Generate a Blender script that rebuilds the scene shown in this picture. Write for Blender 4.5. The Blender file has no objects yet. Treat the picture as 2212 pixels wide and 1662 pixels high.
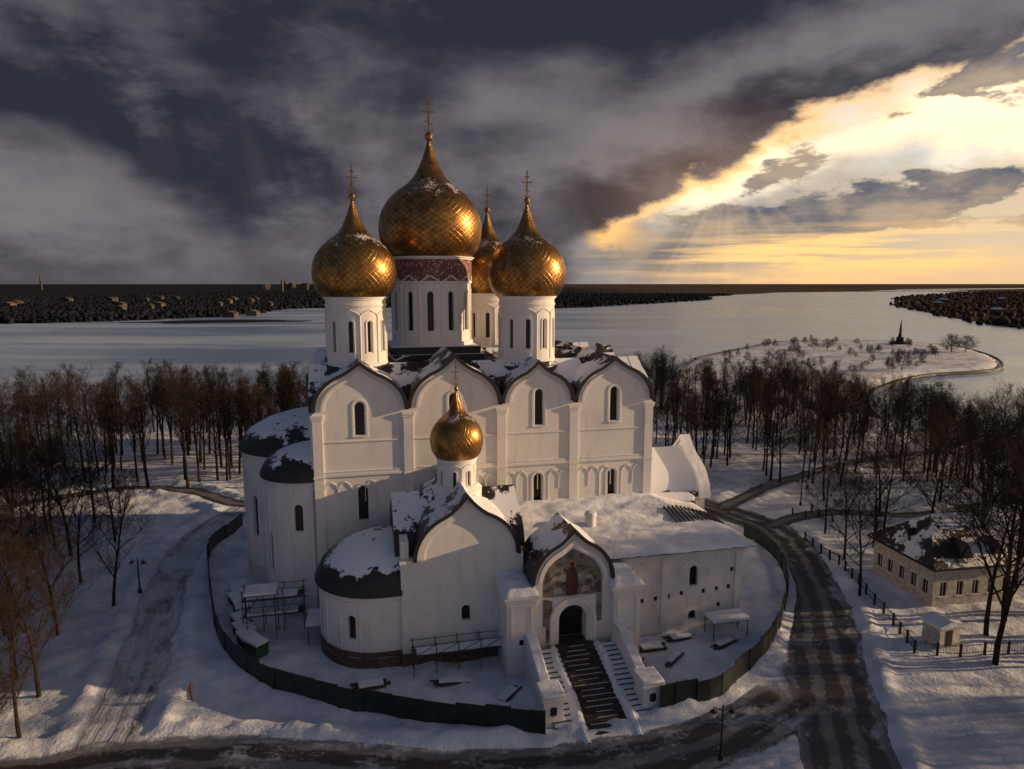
import bpy, bmesh, math, random
import numpy as np
from mathutils import Vector, Matrix, Euler
random.seed(7); rng=np.random.default_rng(7)
C=bpy.context.scene.collection
sc=bpy.context.scene
sc.view_settings.view_transform='Standard'; sc.view_settings.look='None'; sc.view_settings.exposure=0

# ------------------------------------------------------------------ node DSL
class E:
    def __init__(s,nt,k): s.nt=nt; s.k=k
    def _m(s,op,*o,clamp=False):
        n=s.nt.nodes.new('ShaderNodeMath'); n.operation=op; n.use_clamp=clamp
        for i,a in enumerate((s,)+o):
            if isinstance(a,E): s.nt.links.new(a.k,n.inputs[i])
            else: n.inputs[i].default_value=float(a)
        return E(s.nt,n.outputs[0])
    def __add__(s,o): return s._m('ADD',o)
    __radd__=__add__
    def __mul__(s,o): return s._m('MULTIPLY',o)
    __rmul__=__mul__
    def __sub__(s,o): return s._m('SUBTRACT',o)
    def __rsub__(s,o): return (s*-1.0)+o
    def __truediv__(s,o): return s._m('DIVIDE',o)
    def exp(s): return s._m('EXPONENT')
    def sin(s): return s._m('SINE')
    def abs(s): return s._m('ABSOLUTE')
    def frac(s): return s._m('FRACT')
    def pow(s,o): return s._m('POWER',o)
    def mx(s,o): return s._m('MAXIMUM',o)
    def mn(s,o): return s._m('MINIMUM',o)
    def sat(s): return s._m('ADD',0.0,clamp=True)
    def ss(s,a,b):
        n=s.nt.nodes.new('ShaderNodeMapRange'); n.interpolation_type='SMOOTHSTEP'
        s.nt.links.new(s.k,n.inputs[0]); n.inputs[1].default_value=a; n.inputs[2].default_value=b
        n.inputs[3].default_value=0; n.inputs[4].default_value=1
        return E(s.nt,n.outputs[0])
    def inv(s): return (s*-1.0)+1.0
def link(nt,a,b): nt.links.new(a.k if isinstance(a,E) else a,b)
def xyz(nt,sock):
    n=nt.nodes.new('ShaderNodeSeparateXYZ'); link(nt,sock,n.inputs[0])
    return [E(nt,o) for o in n.outputs]
def comb(nt,x,y,z):
    n=nt.nodes.new('ShaderNodeCombineXYZ')
    for i,a in enumerate((x,y,z)):
        if isinstance(a,E): link(nt,a,n.inputs[i])
        else: n.inputs[i].default_value=a
    return n.outputs[0]
def noise(nt,vec,scale,detail=5,rough=.55,dist=0):
    n=nt.nodes.new('ShaderNodeTexNoise'); link(nt,vec,n.inputs['Vector'])
    n.inputs['Scale'].default_value=scale; n.inputs['Detail'].default_value=detail
    n.inputs['Roughness'].default_value=rough; n.inputs['Distortion'].default_value=dist
    return E(nt,n.outputs[0])
def mixc(nt,f,a,b,mode='MIX'):
    n=nt.nodes.new('ShaderNodeMix'); n.data_type='RGBA'; n.blend_type=mode
    if isinstance(f,E): link(nt,f,n.inputs[0])
    else: n.inputs[0].default_value=f
    for i,c in ((6,a),(7,b)):
        if isinstance(c,(tuple,list)): n.inputs[i].default_value=(*c[:3],1)
        else: link(nt,c,n.inputs[i])
    return n.outputs[2]
def newmat(name):
    m=bpy.data.materials.new(name); m.use_nodes=True; nt=m.node_tree
    b=nt.nodes['Principled BSDF']; return m,nt,b
def bump(nt,b,h,strength=.3,dist=.05):
    n=nt.nodes.new('ShaderNodeBump'); n.inputs['Strength'].default_value=strength; n.inputs['Distance'].default_value=dist
    link(nt,h,n.inputs['Height']); link(nt,n.outputs[0],b.inputs['Normal'])
def tc(nt,which='Object'): return nt.nodes.new('ShaderNodeTexCoord').outputs[which]
def geo(nt,which): return nt.nodes.new('ShaderNodeNewGeometry').outputs[which]

def plain(name,col,rough=.6,metal=0,var=.25,sc_=2.0,spec=None):
    m,nt,b=newmat(name); n=noise(nt,tc(nt),sc_,3)
    c=mixc(nt,n.ss(.3,.7),tuple(x*(1-var) for x in col),tuple(min(1,x*(1+var)) for x in col))
    link(nt,c,b.inputs['Base Color']); b.inputs['Roughness'].default_value=rough; b.inputs['Metallic'].default_value=metal
    if spec is not None: b.inputs['Specular IOR Level'].default_value=spec
    return m
SNOW=(.76,.80,.88)
def mat_plaster():
    m,nt,b=newmat('white_plaster'); o=tc(nt)
    x,y,z=xyz(nt,o)
    n=noise(nt,comb(nt,x,y,z*.30),.9,5,.62); n2=noise(nt,o,.18,3); n3=noise(nt,comb(nt,x,y,z*.12),2.2,4,.6)
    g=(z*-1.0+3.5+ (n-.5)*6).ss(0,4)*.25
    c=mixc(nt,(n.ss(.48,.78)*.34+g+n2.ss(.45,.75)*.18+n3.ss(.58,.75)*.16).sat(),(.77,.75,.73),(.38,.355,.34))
    link(nt,c,b.inputs['Base Color']); b.inputs['Roughness'].default_value=.85
    bump(nt,b,noise(nt,o,3,4),.3,.04); return m
def mat_snow():
    m,nt,b=newmat('snow'); o=geo(nt,'Position')
    n=noise(nt,o,.35,6,.62); n3=noise(nt,o,3.0,3)
    c=mixc(nt,n.ss(.35,.7),(.63,.68,.78),(.78,.81,.87))
    link(nt,c,b.inputs['Base Color']); b.inputs['Roughness'].default_value=.65
    bump(nt,b,n*1.0+n3*.15,.6,.4); return m
def mat_roof(name='snowy_metal_roof',t0=.69,amp=2.1):
    m,nt,b=newmat(name); P=geo(nt,'Position')
    _,_,nz=xyz(nt,geo(nt,'Normal'))
    n=noise(nt,P,.22,5,.7); n2=noise(nt,P,2.2,3)
    f=(nz+(n-.5)*amp+(n2-.5)*.45).ss(t0,t0+.10)
    c=mixc(nt,f,(.018,.016,.016),SNOW)
    link(nt,c,b.inputs['Base Color']); link(nt,f*.3+.45,b.inputs['Roughness'])
    bump(nt,b,f*1.0+n2*.2,.6,.12); return m
def mat_gold():
    m,nt,b=newmat('gilded_scales'); o=tc(nt); x,y,z=xyz(nt,o)
    ang=y._m('ARCTAN2',x)*(40/(2*math.pi)); zz=z*1.5
    p=(ang+zz).frac(); q=(ang-zz).frac()
    l=(p-.5).abs().mx((q-.5).abs())
    line=l.ss(.41,.49)
    nn=noise(nt,o,1.1,6,.65)
    c=mixc(nt,line,(.42,.225,.072),(.07,.04,.02))
    c=mixc(nt,nn.ss(.40,.66)*.8,c,(.12,.055,.02))
    _,_,nz=xyz(nt,geo(nt,'Normal'))
    ns=noise(nt,geo(nt,'Position'),.6,5,.7)
    nf=noise(nt,geo(nt,'Position'),5,3,.6)
    sn=(nz+(ns-.5)*1.5+(nf-.5)*.9+line*.12).ss(.86,.98)*(nz.ss(.35,.45))
    c=mixc(nt,sn*.7,c,(.60,.62,.66))
    link(nt,c,b.inputs['Base Color']); link(nt,sn.inv()*.95,b.inputs['Metallic'])
    link(nt,nn*.22+.22+sn*.3,b.inputs['Roughness'])
    bump(nt,b,(p*q)*.8-line*.6,.35,.06); return m
def mat_brick():
    m,nt,b=newmat('exposed_brick'); o=tc(nt)
    n=noise(nt,o,3,6,.7); c=mixc(nt,n.ss(.35,.65),(.06,.03,.024),(.15,.10,.085))
    link(nt,c,b.inputs['Base Color']); b.inputs['Roughness'].default_value=.9; bump(nt,b,n,.4,.05); return m
def mat_frieze():
    m,nt,b=newmat('painted_frieze'); o=tc(nt); x,y,z=xyz(nt,o)
    a=y._m('ARCTAN2',x)*5.1
    v=nt.nodes.new('ShaderNodeTexVoronoi'); v.inputs['Scale'].default_value=3.2
    link(nt,comb(nt,a,z,0),v.inputs['Vector'])
    d=E(nt,v.outputs['Distance']); n=noise(nt,comb(nt,a,z,0),4,5,.7)
    c=mixc(nt,(d+(n-.5)*.7).ss(.22,.46),(.42,.34,.30),(.17,.065,.058))
    link(nt,c,b.inputs['Base Color']); b.inputs['Roughness'].default_value=.8; return m
def mat_mosaic():
    m,nt,b=newmat('mosaic_panel'); o=tc(nt)
    v=nt.nodes.new('ShaderNodeTexVoronoi'); v.inputs['Scale'].default_value=1.1; link(nt,o,v.inputs['Vector'])
    f=E(nt,v.outputs['Distance']); n=noise(nt,o,1.3,6,.7,.6)
    c=mixc(nt,n.ss(.42,.58),(.07,.07,.065),(.24,.20,.14)); c=mixc(nt,f.ss(.5,.7)*.6,c,(.28,.29,.28))
    link(nt,c,b.inputs['Base Color']); b.inputs['Roughness'].default_value=.45; return m
M={}
M['plaster']=mat_plaster(); M['snow']=mat_snow(); M['roof']=mat_roof(); M['roofs']=mat_roof('deep_snow_roof',.10,1.2); M['gold']=mat_gold(); M['brick']=mat_brick()
M['frieze']=mat_frieze(); M['mosaic']=mat_mosaic()
M['glass']=plain('dark_window',(.012,.012,.014),.25,0,.4)
M['metal']=plain('black_metal',(.02,.019,.018),.5,.3)
M['goldp']=plain('gold_cross',(.30,.19,.08),.4,1)
M['green']=plain('green_hoarding',(.006,.015,.014),.55,0,.5,1.0)
M['gbin']=plain('green_plastic',(.02,.08,.02),.5)
M['wood']=plain('dark_wood',(.05,.036,.028),.8,0,.4)
M['steel']=plain('scaffold_steel',(.10,.09,.085),.5,.6)
M['red']=plain('mosaic_red',(.09,.028,.024),.5); M['pale']=plain('mosaic_pale',(.36,.33,.28),.5); M['halo']=plain('mosaic_gold',(.32,.23,.10),.4)
M['cream']=plain('house_plaster',(.48,.45,.40),.85,0,.25)
M['dim']=plain('distant_house_wall',(.10,.085,.075),.9,0,.3,.02,0.0)
M['bark']=plain('bark',(.036,.026,.021),.9,0,.4,.8,.1)
M['carpet']=plain('cleared_steps',(.035,.026,.023),.8,0,.5,3)
M['coat']=plain('dark_coat',(.02,.02,.025),.8); M['coatr']=plain('brown_coat',(.10,.04,.03),.8)
M['lamp']=plain('lamp_glass',(.5,.5,.48),.3)

# ------------------------------------------------------------------ mesh builder
def empty(name,loc=(0,0,0),rz=0,parent=None):
    e=bpy.data.objects.new(name,None); C.objects.link(e); e.location=loc; e.rotation_euler[2]=rz
    e.empty_display_size=.5
    if parent: e.parent=parent
    return e
class MB:
    def __init__(s): s.v=[];s.f=[];s.m=[]
    def add(s,vs,fs,mi=0):
        o=len(s.v); s.v+= [tuple(v) for v in vs]; s.f+=[tuple(i+o for i in f) for f in fs]; s.m+=[mi]*len(fs)
    def box(s,x0,x1,y0,y1,z0,z1,mi=0):
        s.add([(x0,y0,z0),(x1,y0,z0),(x1,y1,z0),(x0,y1,z0),(x0,y0,z1),(x1,y0,z1),(x1,y1,z1),(x0,y1,z1)],
              [(0,3,2,1),(4,5,6,7),(0,1,5,4),(1,2,6,5),(2,3,7,6),(3,0,4,7)],mi)
    def prism(s,poly,a,b,axis,mi=0):
        n=len(poly)
        def P(p,t):
            if axis=='y': return (p[0],t,p[1])
            if axis=='x': return (t,p[0],p[1])
            return (p[0],p[1],t)
        s.add([P(p,a) for p in poly]+[P(p,b) for p in poly],
              [tuple(range(n)),tuple(range(2*n-1,n-1,-1))]+[(i,(i+1)%n,n+(i+1)%n,n+i) for i in range(n)],mi)
    def band(s,outer,inner,a,b,axis,mi=0):
        n=len(outer)
        def P(p,t): return (p[0],t,p[1]) if axis=='y' else (t,p[0],p[1])
        vs=[P(p,a) for p in outer]+[P(p,a) for p in inner]+[P(p,b) for p in outer]+[P(p,b) for p in inner]
        fs=[]
        for i in range(n-1):
            fs+=[(i,i+1,n+i+1,n+i),(2*n+i,3*n+i,3*n+i+1,2*n+i+1),(i,2*n+i,2*n+i+1,i+1),(n+i,n+i+1,3*n+i+1,3*n+i)]
        fs+=[(0,n,3*n,2*n),(n-1,3*n-1,4*n-1,2*n-1)]
        s.add(vs,fs,mi)
    def rev(s,prof,cx,cy,seg=48,mi=0,cap=True):
        n=len(prof); vs=[];fs=[]
        for r,z in prof:
            for k in range(seg):
                a=2*math.pi*k/seg; vs.append((cx+r*math.cos(a),cy+r*math.sin(a),z))
        for i in range(n-1):
            for k in range(seg):
                k2=(k+1)%seg; fs.append((i*seg+k,i*seg+k2,(i+1)*seg+k2,(i+1)*seg+k))
        if cap: fs+=[tuple(range(seg-1,-1,-1)),tuple((n-1)*seg+k for k in range(seg))]
        s.add(vs,fs,mi)
    def tube(s,p0,p1,r0,r1=None,n=6,mi=0):
        r1=r0 if r1 is None else r1
        p0=Vector(p0);p1=Vector(p1); d=(p1-p0).normalized(); u=d.orthogonal().normalized(); w=d.cross(u)
        vs=[]
        for p,r in ((p0,r0),(p1,r1)):
            for k in range(n):
                a=2*math.pi*k/n; vs.append(p+u*math.cos(a)*r+w*math.sin(a)*r)
        s.add(vs,[(k,(k+1)%n,n+(k+1)%n,n+k) for k in range(n)]+[tuple(range(n-1,-1,-1)),tuple(range(n,2*n))],mi)
    def obj(s,name,mats,parent=None,smooth=False,loc=(0,0,0),bevel=0,recalc=True,rz=0):
        me=bpy.data.meshes.new(name); me.from_pydata(s.v,[],s.f); me.update()
        me.polygons.foreach_set('material_index',s.m)
        for k in mats: me.materials.append(M[k] if isinstance(k,str) else k)
        if recalc:
            bm=bmesh.new(); bm.from_mesh(me); bmesh.ops.recalc_face_normals(bm,faces=bm.faces); bm.to_mesh(me); bm.free()
        if smooth:
            me.polygons.foreach_set('use_smooth',[True]*len(me.polygons))
            try: me.set_sharp_from_angle(angle=math.radians(38))
            except Exception: pass
        o=bpy.data.objects.new(name,me); C.objects.link(o); o.location=loc; o.rotation_euler[2]=rz
        if parent: o.parent=parent
        if bevel:
            b=o.modifiers.new('bevel','BEVEL'); b.width=bevel; b.segments=2; b.limit_method='ANGLE'
        return o
def cut(o,mb):
    c=mb.obj('tmp_cut',[])
    c.parent=o.parent; c.location=o.location
    md=o.modifiers.new('b','BOOLEAN'); md.object=c; md.operation='DIFFERENCE'; md.solver='EXACT'
    bpy.context.view_layer.update()
    dg=bpy.context.evaluated_depsgraph_get()
    me=bpy.data.meshes.new_from_object(o.evaluated_get(dg))
    o.modifiers.clear(); o.data=me; bpy.data.objects.remove(c,do_unlink=True)
def keel(cx,z0,r,tip,n=32,h=None):
    h=r if h is None else h; P=[]
    for i in range(n+1):
        t=math.pi*i/n; c=math.cos(t); P.append((cx-r*c, z0+h*math.sin(t)+tip*max(0,1-abs(c)/.42)**1.7))
    return P   # left -> right over the top
def archpoly(cx,w,z0,z1):
    r=w/2; P=[(cx+r,z0),(cx-r,z0)]
    for i in range(11):
        t=math.pi*i/10; P.append((cx-r*math.cos(t), z1-r+r*math.sin(t)))
    return P

# ------------------------------------------------------------------ CATHEDRAL
ROT=math.radians(13)
cat=empty('cathedral',(-21,70.3,0),ROT)
BAYS=[(0,10,22.3,.9),(10,20.3,22.4,1.2),(20.3,28.8,22.5,1.0),(28.8,38.5,22.3,.9)]
WD=38.5; DP=30.0; HK=.84
def facade_poly():
    P=[(0,0)]
    P.append((0,22.3))
    for a,b,z,t in BAYS:
        R=(b-a)/2-.35; P+=keel((a+b)/2,z+.35,R,t,h=R*HK)
    P.append((WD,22.3)); P.append((WD,0))
    return P
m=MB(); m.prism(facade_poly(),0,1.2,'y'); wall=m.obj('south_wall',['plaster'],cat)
WIN=[(4.9,1.0,19.9,23.5),(15.0,1.0,20,24.1),(24.7,1.0,20.1,24.2),(33.7,1.0,20.2,24.2),(5.0,1.05,10.4,14.3),(24.6,1.0,10.4,14.4),(33.6,1.0,10.5,14.4),(15,1.0,10.4,14.4)]
c=MB()
for x,w,a,b in WIN: c.prism(archpoly(x,w,a,b),-.5,.65,'y')
cut(wall,c)
g=MB()
for x,w,a,b in WIN:
    g.box(x-w/2-.05,x+w/2+.05,.58,.64,a-.05,b+.05,0)
    for k in range(1,7):
        z=a+(b-a)*k/7; g.box(x-w/2,x+w/2,.52,.56,z-.03,z+.03,1)
    g.box(x-.03,x+.03,.53,.57,a,b,1)
g.obj('window_panes',['glass','metal'],cat)
m=MB()
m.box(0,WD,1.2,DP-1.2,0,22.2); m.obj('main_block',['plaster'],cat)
m=MB()
for x0,x1 in ((-.03,.9),(WD-.9,WD+.03)):
    for a,b in ((1.3,10),(10,20),(20,29)):
        R=(b-a)/2-.3; P=keel((a+b)/2,22.25,R,1.0,h=R*HK); m.prism(P,x0,x1,'x')
for a,b,z,t in BAYS: 
    R=(b-a)/2-.35; m.prism(keel((a+b)/2,22.25,R,t,h=R*HK),DP-1.2,DP,'y')
m.box(0,WD,DP-1.2,DP,0,22.2)
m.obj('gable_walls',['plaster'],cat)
t=MB()
for x in (0.5,10,20.3,28.8,38.0):
    t.box(x-.5,x+.5,-.20,.02,0,21.7); t.box(x-.6,x+.6,-.26,.03,21.7,21.95); t.box(x-.66,x+.66,-.32,.04,21.95,22.25)
    t.box(x-.58,x+.58,-.25,.03,15.35,15.6)
for (a,b,z,tp) in BAYS:
    x0=a+.5 if a>0 else 1.0; x1=b-.5 if b<38 else 37.5
    t.box(x0,x1,-.16,.02,15.5,15.75); t.box(x0,x1,-.11,.02,15.75,16.0)
    t.box(x0,x1,-.09,.02,19.2,19.35)
    R=(b-a)/2-.35; cx=(a+b)/2
    t.band(keel(cx,z+.35,R-.55,tp,h=(R-.55)*HK),keel(cx,z+.35,R-.85,tp*.95,h=(R-.85)*HK),-.10,.02,'y')
    n=int((x1-x0)/1.25); w=(x1-x0)/n
    for i in range(n):
        cxx=x0+w*(i+.5); hit=any(abs(cxx-q[0])<w*.6 and q[2]<12 for q in WIN)
        if not hit: t.band(keel(cxx,14.2,w*.46,.1,10),keel(cxx,14.2,w*.46-.12,.1,10),-.08,.02,'y')
        t.box(x0+w*i-.04,x0+w*i+.04,-.07,.02,12.6 if i%2 else 10.0,14.25)
for x,w,a,b in WIN:
    P=[(x-w/2-.32,a)]+[(x-(w/2+.32)*math.cos(math.pi*i/10),b-w/2+(w/2+.32)*math.sin(math.pi*i/10)) for i in range(11)]+[(x+w/2+.32,a)]
    Q=[(x-w/2-.14,a)]+[(x-(w/2+.14)*math.cos(math.pi*i/10),b-w/2+(w/2+.14)*math.sin(math.pi*i/10)) for i in range(11)]+[(x+w/2+.14,a)]
    t.band(P,Q,-.07,.02,'y'); t.box(x-w/2-.3,x+w/2+.3,-.12,.02,a-.2,a-.03)
for y in (1.0,10,20,29.3):
    t.box(-.28,.02,y-.5,y+.5,0,22.1); t.box(WD-.02,WD+.28,y-.5,y+.5,0,22.1)
t.obj('pilasters_and_mouldings',['plaster'],cat)
s=MB()
for (a,b,z,tp) in BAYS:
    x0=a+.6; x1=b-.6; s.box(x0+.4,x1-.4,-.15,0,16.0,16.06)
s.obj('ledge_snow',['snow'],cat)
r=MB()
for i,(a,b,z,tp) in enumerate(BAYS):
    cx=(a+b)/2; R=(b-a)/2-.35
    zz=z+.35
    r.band(keel(cx,zz-.05,R+.42,tp*1.1,h=(R+.42)*HK+.05),keel(cx,zz-.05,R+.02,tp,h=(R+.02)*HK+.05),-.55,1.0,'y')
    r.prism(keel(cx,zz-.05-.02*i,R+.40,tp*1.1,h=(R+.40)*HK+.05),1.0,DP+.3,'y')
for k,(a,b) in enumerate(((1.3,10),(10,20),(20,29))):
    cy=(a+b)/2; R=(b-a)/2-.3
    r.prism(keel(cy,22.3+.03*k,R+.3,1.05,h=(R+.3)*HK),.9,WD-.9,'x')
    for x0,x1 in ((-.4,.9),(WD-.9,WD+.4)):
        r.band(keel(cy,22.3+.03*k,R+.35,1.05,h=(R+.35)*HK),keel(cy,22.3+.03*k,R+.01,1.0,h=(R+.01)*HK),x0,x1,'x')
r.obj('zakomara_roofs',['roof'],cat,smooth=True)
r=MB()
for i in range(40):
    x=random.uniform(26,38) if i<24 else random.uniform(7,22); y=random.uniform(5,27); w=random.uniform(.6,1.8); h=random.uniform(.6,1.7)
    z=25.7; j=lambda:random.uniform(-.3,.3)
    r.prism([(x-w,z),(x+w,z+j()),(x+w*.8+j(),z+h+j()),(x+w*.2,z+h*.8+j()),(x-w*.2,z+h*1.3)],y-w*.6,y+w*.6,'y')
r.obj('roof_covers',['roof'],cat,bevel=.05)

# drums & domes
DOME=[(.79,0),(.90,.12),(.965,.27),(1.0,.47),(.985,.64),(.93,.80),(.83,.95),(.70,1.08),(.57,1.175),(.44,1.255),(.34,1.345),(.26,1.45),(.195,1.57),(.14,1.68),(.098,1.79),(.06,1.89),(.03,1.98)]
def dense(prof,n=60):
    P=[Vector((a,b)) for a,b in prof]; out=[]
    for i in range(len(P)-1):
        p0=P[max(0,i-1)];p1=P[i];p2=P[i+1];p3=P[min(len(P)-1,i+2)]
        for k in range(3):
            t=k/3; out.append(.5*((2*p1)+(p2-p0)*t+(2*p0-5*p1+4*p2-p3)*t*t+(3*p1-p0-3*p2+p3)*t**3))
    out.append(P[-1]); return [(max(.01,p.x),p.y) for p in out]
def drum_dome(tag,x,y,z0,z1,r,R,tipz,crz,nwin,frieze=False,parent=cat,wz=None):
    e=empty(tag,(x,y,0),0,parent)
    m=MB()
    m.rev([(r*1.04,z0-1.5),(r*1.04,z0+.4),(r,z0+.5),(r,z1)],0,0,72)
    o=m.obj('drum',['plaster'],e,smooth=True)
    w=r*.15; za,zb=wz if wz else (z0+.22*(z1-z0),z0+.66*(z1-z0))
    c=MB(); g=MB(); t=MB(); rr=r-.45 if r>2.5 else r-.25
    for k in range(nwin):
        a=2*math.pi*(k+.5)/nwin-math.pi/2+.12
        ca,sa=math.cos(a),math.sin(a)
        def T(pts): return [(px*ca-py*sa,px*sa+py*ca,pz) for px,py,pz in pts]
        q=MB(); q.prism(archpoly(0,w,za,zb),rr,r+1,'x'); c.add(T(q.v),q.f)
        q=MB(); q.box(rr+.02,rr+.06,-w/2-.02,w/2+.02,za,zb); g.add(T(q.v),q.f,0)
        q=MB()
        for j in range(1,12): q.box(rr+.08,rr+.12,-w/2,w/2,za+(zb-za)*j/12-.03,za+(zb-za)*j/12+.03)
        q.box(rr+.08,rr+.125,-.03,.03,za,zb)
        g.add(T(q.v),q.f,1)
        q=MB()
        w2=w/2+.3*r/5
        P=[(-w2,za-.1)]+[(-w2*math.cos(math.pi*i/8),zb-w/2+w2*math.sin(math.pi*i/8)) for i in range(9)]+[(w2,za-.1)]
        w3=w/2+.14*r/5
        Q=[(-w3,za-.1)]+[(-w3*math.cos(math.pi*i/8),zb-w/2+w3*math.sin(math.pi*i/8)) for i in range(9)]+[(w3,za-.1)]
        q.band(P,Q,r-.1,r+.06,'x'); t.add(T(q.v),q.f)
    na=nwin*2
    for k in range(na):
        a=2*math.pi*(k)/na-math.pi/2+.12
        if k%2==0:
            px,py=(r+.02)*math.cos(a),(r+.02)*math.sin(a)
            t.tube((px,py,z0+.3),(px,py,zb+.5*r/3),.026*r,n=8)
    ztop=zb+.5*r/3
    seg=nwin
    for k in range(seg):
        a0=2*math.pi*k/seg-math.pi/2+.12
        pts=[]
        for i in range(9):
            u=i/8; aa=a0+u*2*math.pi/seg; hh=ztop+math.sin(math.pi*u)**.6*r*.16+max(0,1-abs(u-.5)*5)*r*.05
            pts.append(((r+.03)*math.cos(aa),(r+.03)*math.sin(aa),hh))
        for i in range(8): t.tube(pts[i],pts[i+1],.023*r,n=5)
    zf=z1-(2.9 if frieze else 0)
    t.rev([(r,z1-.35),(r*1.05,z1-.3),(r*1.05,z1-.12),(r*1.09,z1-.1),(r*1.09,z1+.03)],0,0,72)
    if frieze: t.rev([(r,zf-.35),(r*1.03,zf-.3),(r*1.03,zf-.05)],0,0,72)
    else: t.rev([(r,ztop+r*.3),(r*1.03,ztop+r*.31),(r*1.03,ztop+r*.38),(r,ztop+r*.39)],0,0,72,cap=False)
    cut(o,c)
    o.data.polygons.foreach_set('use_smooth',[True]*len(o.data.polygons))
    try: o.data.set_sharp_from_angle(angle=math.radians(30))
    except Exception: pass
    g.obj('drum_windows',['glass','metal'],e); t.obj('drum_arcade',['plaster'],e,smooth=True)
    if frieze:
        f=MB(); f.rev([(r*1.02,zf-.05),(r*1.02,z1-.35)],0,0,72,cap=False); f.obj('painted_frieze',['frieze'],e,smooth=True)
    H=(tipz-z1)/1.98
    d=MB(); d.rev([(a*R,b*H) for a,b in dense(DOME)],0,0,96)
    d.obj('onion_dome',['gold'],e,smooth=True,loc=(0,0,z1))
    nb=MB(); nb.rev([(r*1.02,z1),(R*.80,z1+.05),(R*.80,z1+.18),(R*.785,z1+.2)],0,0,72)
    nb.obj('dome_collar',['goldp'],e)
    k=MB(); hc=crz-tipz; rb=.045*R
    k.rev([(.02,tipz-.15),(rb*.8,tipz-.1),(rb*1.6,tipz+rb),(rb*1.9,tipz+rb*1.9),(rb*1.6,tipz+rb*2.8),(rb*.6,tipz+rb*3.6),(.02,tipz+rb*3.8)],0,0,16)
    w=.012*R+.012
    k.box(-w,w,-w,w,tipz,crz)
    for zc,hw in ((.80,.07),(.64,.15)):
        k.box(-hc*hw,hc*hw,-w*.8,w*.8,tipz+hc*zc-w,tipz+hc*zc+w)
    k.tube((-hc*.09,0,tipz+hc*.44),(hc*.09,0,tipz+hc*.37),w,n=4)
    k.tube((-hc*.10,0,tipz+hc*.26),(0,0,tipz+hc*.18),w*.8,n=4); k.tube((hc*.10,0,tipz+hc*.26),(0,0,tipz+hc*.18),w*.8,n=4)
    for j in range(4):
        a=j*math.pi/2+.5; rr2=R*.80; k.tube((0,0,tipz+hc*.62),(rr2*math.cos(a),rr2*math.sin(a),z1+.97*H),.012,n=3)
    k.obj('cross',['goldp'],e)
    return e
drum_dome('central_dome',14.5,15.5,28.3,39.2,5.05,6.5,53.5,59.0,12,True,wz=(30.2,35.0))
drum_dome('corner_dome',4.9,6.9,26.7,34.5,3.35,4.7,45.1,49.0,10)
drum_dome('corner_dome',25.0,7.1,26.7,34.5,3.32,4.65,45.2,49.1,10)
drum_dome('corner_dome',23.5,24,26.7,34.6,3.32,4.65,45.8,49.6,10)
drum_dome('corner_dome',4.9,24,26.7,34.2,3.2,4.4,45.6,49.6,10)
b=MB(); b.box(8.9,19.9,10,21,24,28.3); b.box(8.5,20.3,9.6,21.4,23,27.4)
for x,y in ((4.9,6.9),(25.0,7.1),(23.5,24),(4.9,24)): b.rev([(4.0,24),(4.0,26.3),(3.5,26.9)],x,y,40)
b.obj('drum_bases',['roof'],cat,bevel=.1)

# apses
def capsule(cx,cy,r,x1,n=28,sx=1.0):
    P=[(x1,cy-r)]
    for i in range(n+1):
        a=-math.pi/2-math.pi*i/n; P.append((cx+r*sx*math.cos(a),cy+r*math.sin(a)))
    P.append((x1,cy+r)); return P
def apse(tag,cx,cy,r,z1,zt,x1=.1,wins=(),sx=1,parent=cat,plinth=0):
    e=empty(tag,(0,0,0),0,parent)
    m=MB(); m.prism(capsule(cx,cy,r,x1,sx=sx),0,z1,'z'); o=m.obj('apse_wall',['plaster'],e,smooth=True)
    c=MB(); g=MB()
    for ang,za,zb,w in wins:
        a=math.radians(ang); px,py=cx+r*sx*math.cos(a),cy+r*math.sin(a)
        q=MB(); q.prism(archpoly(0,w,za,zb),-.45,.8,'x'); c.add([(px+X*math.cos(a)-Y*math.sin(a),py+X*math.sin(a)+Y*math.cos(a),Z) for X,Y,Z in q.v],q.f)
        q=MB(); q.box(-.42,-.38,-w/2-.02,w/2+.02,za,zb)
        g.add([(px+X*math.cos(a)-Y*math.sin(a),py+X*math.sin(a)+Y*math.cos(a),Z) for X,Y,Z in q.v],q.f)
    if wins: cut(o,c); g.obj('apse_windows',['glass'],e)
    t=MB()
    def ring(d,za,zb,mi=0): t.prism(capsule(cx,cy,r+d,x1-.01,sx=sx),za,zb,'z',mi)
    ring(.12,z1-.9,z1-.65); ring(.2,z1-.3,z1-.02); ring(.10,z1*.14,z1*.155)
    for i in range(1,9):
        a=-math.pi/2-math.pi*i/9; px,py=cx+(r+.01)*sx*math.cos(a),cy+(r+.01)*math.sin(a)
        t.tube((px,py,0),(px,py,z1-.9),.08,n=6)
    t.obj('apse_mouldings',['plaster'],e,smooth=True)
    if plinth:
        q=MB(); q.prism(capsule(cx,cy,r+.1,x1-.02,sx=sx),-.3,plinth,'z'); q.obj('brick_plinth',['brick'],e,smooth=True)
    q=MB(); N=12
    base=capsule(cx,cy,r+.45,x1,sx=sx); ax,ay=x1,cy
    vs=[];fs=[];n=len(base)
    vs+=[(x,y,z1-.02) for x,y in base]
    for i in range(N+1):
        u=i/N; k=1-u; z=z1+.25+(zt-z1-.25)*math.sqrt(max(0,1-k*k))**1.15
        vs+=[(ax+(x-ax)*max(k,.02),ay+(y-ay)*max(k,.02),z) for x,y in base]
    for i in range(N+1):
        for j in range(n-1): fs.append((i*n+j,i*n+j+1,(i+1)*n+j+1,(i+1)*n+j))
    fs.append(tuple(range(n)))
    q.add(vs,fs); q.obj('apse_roof',['roof'],e,smooth=True)
    return e
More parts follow.
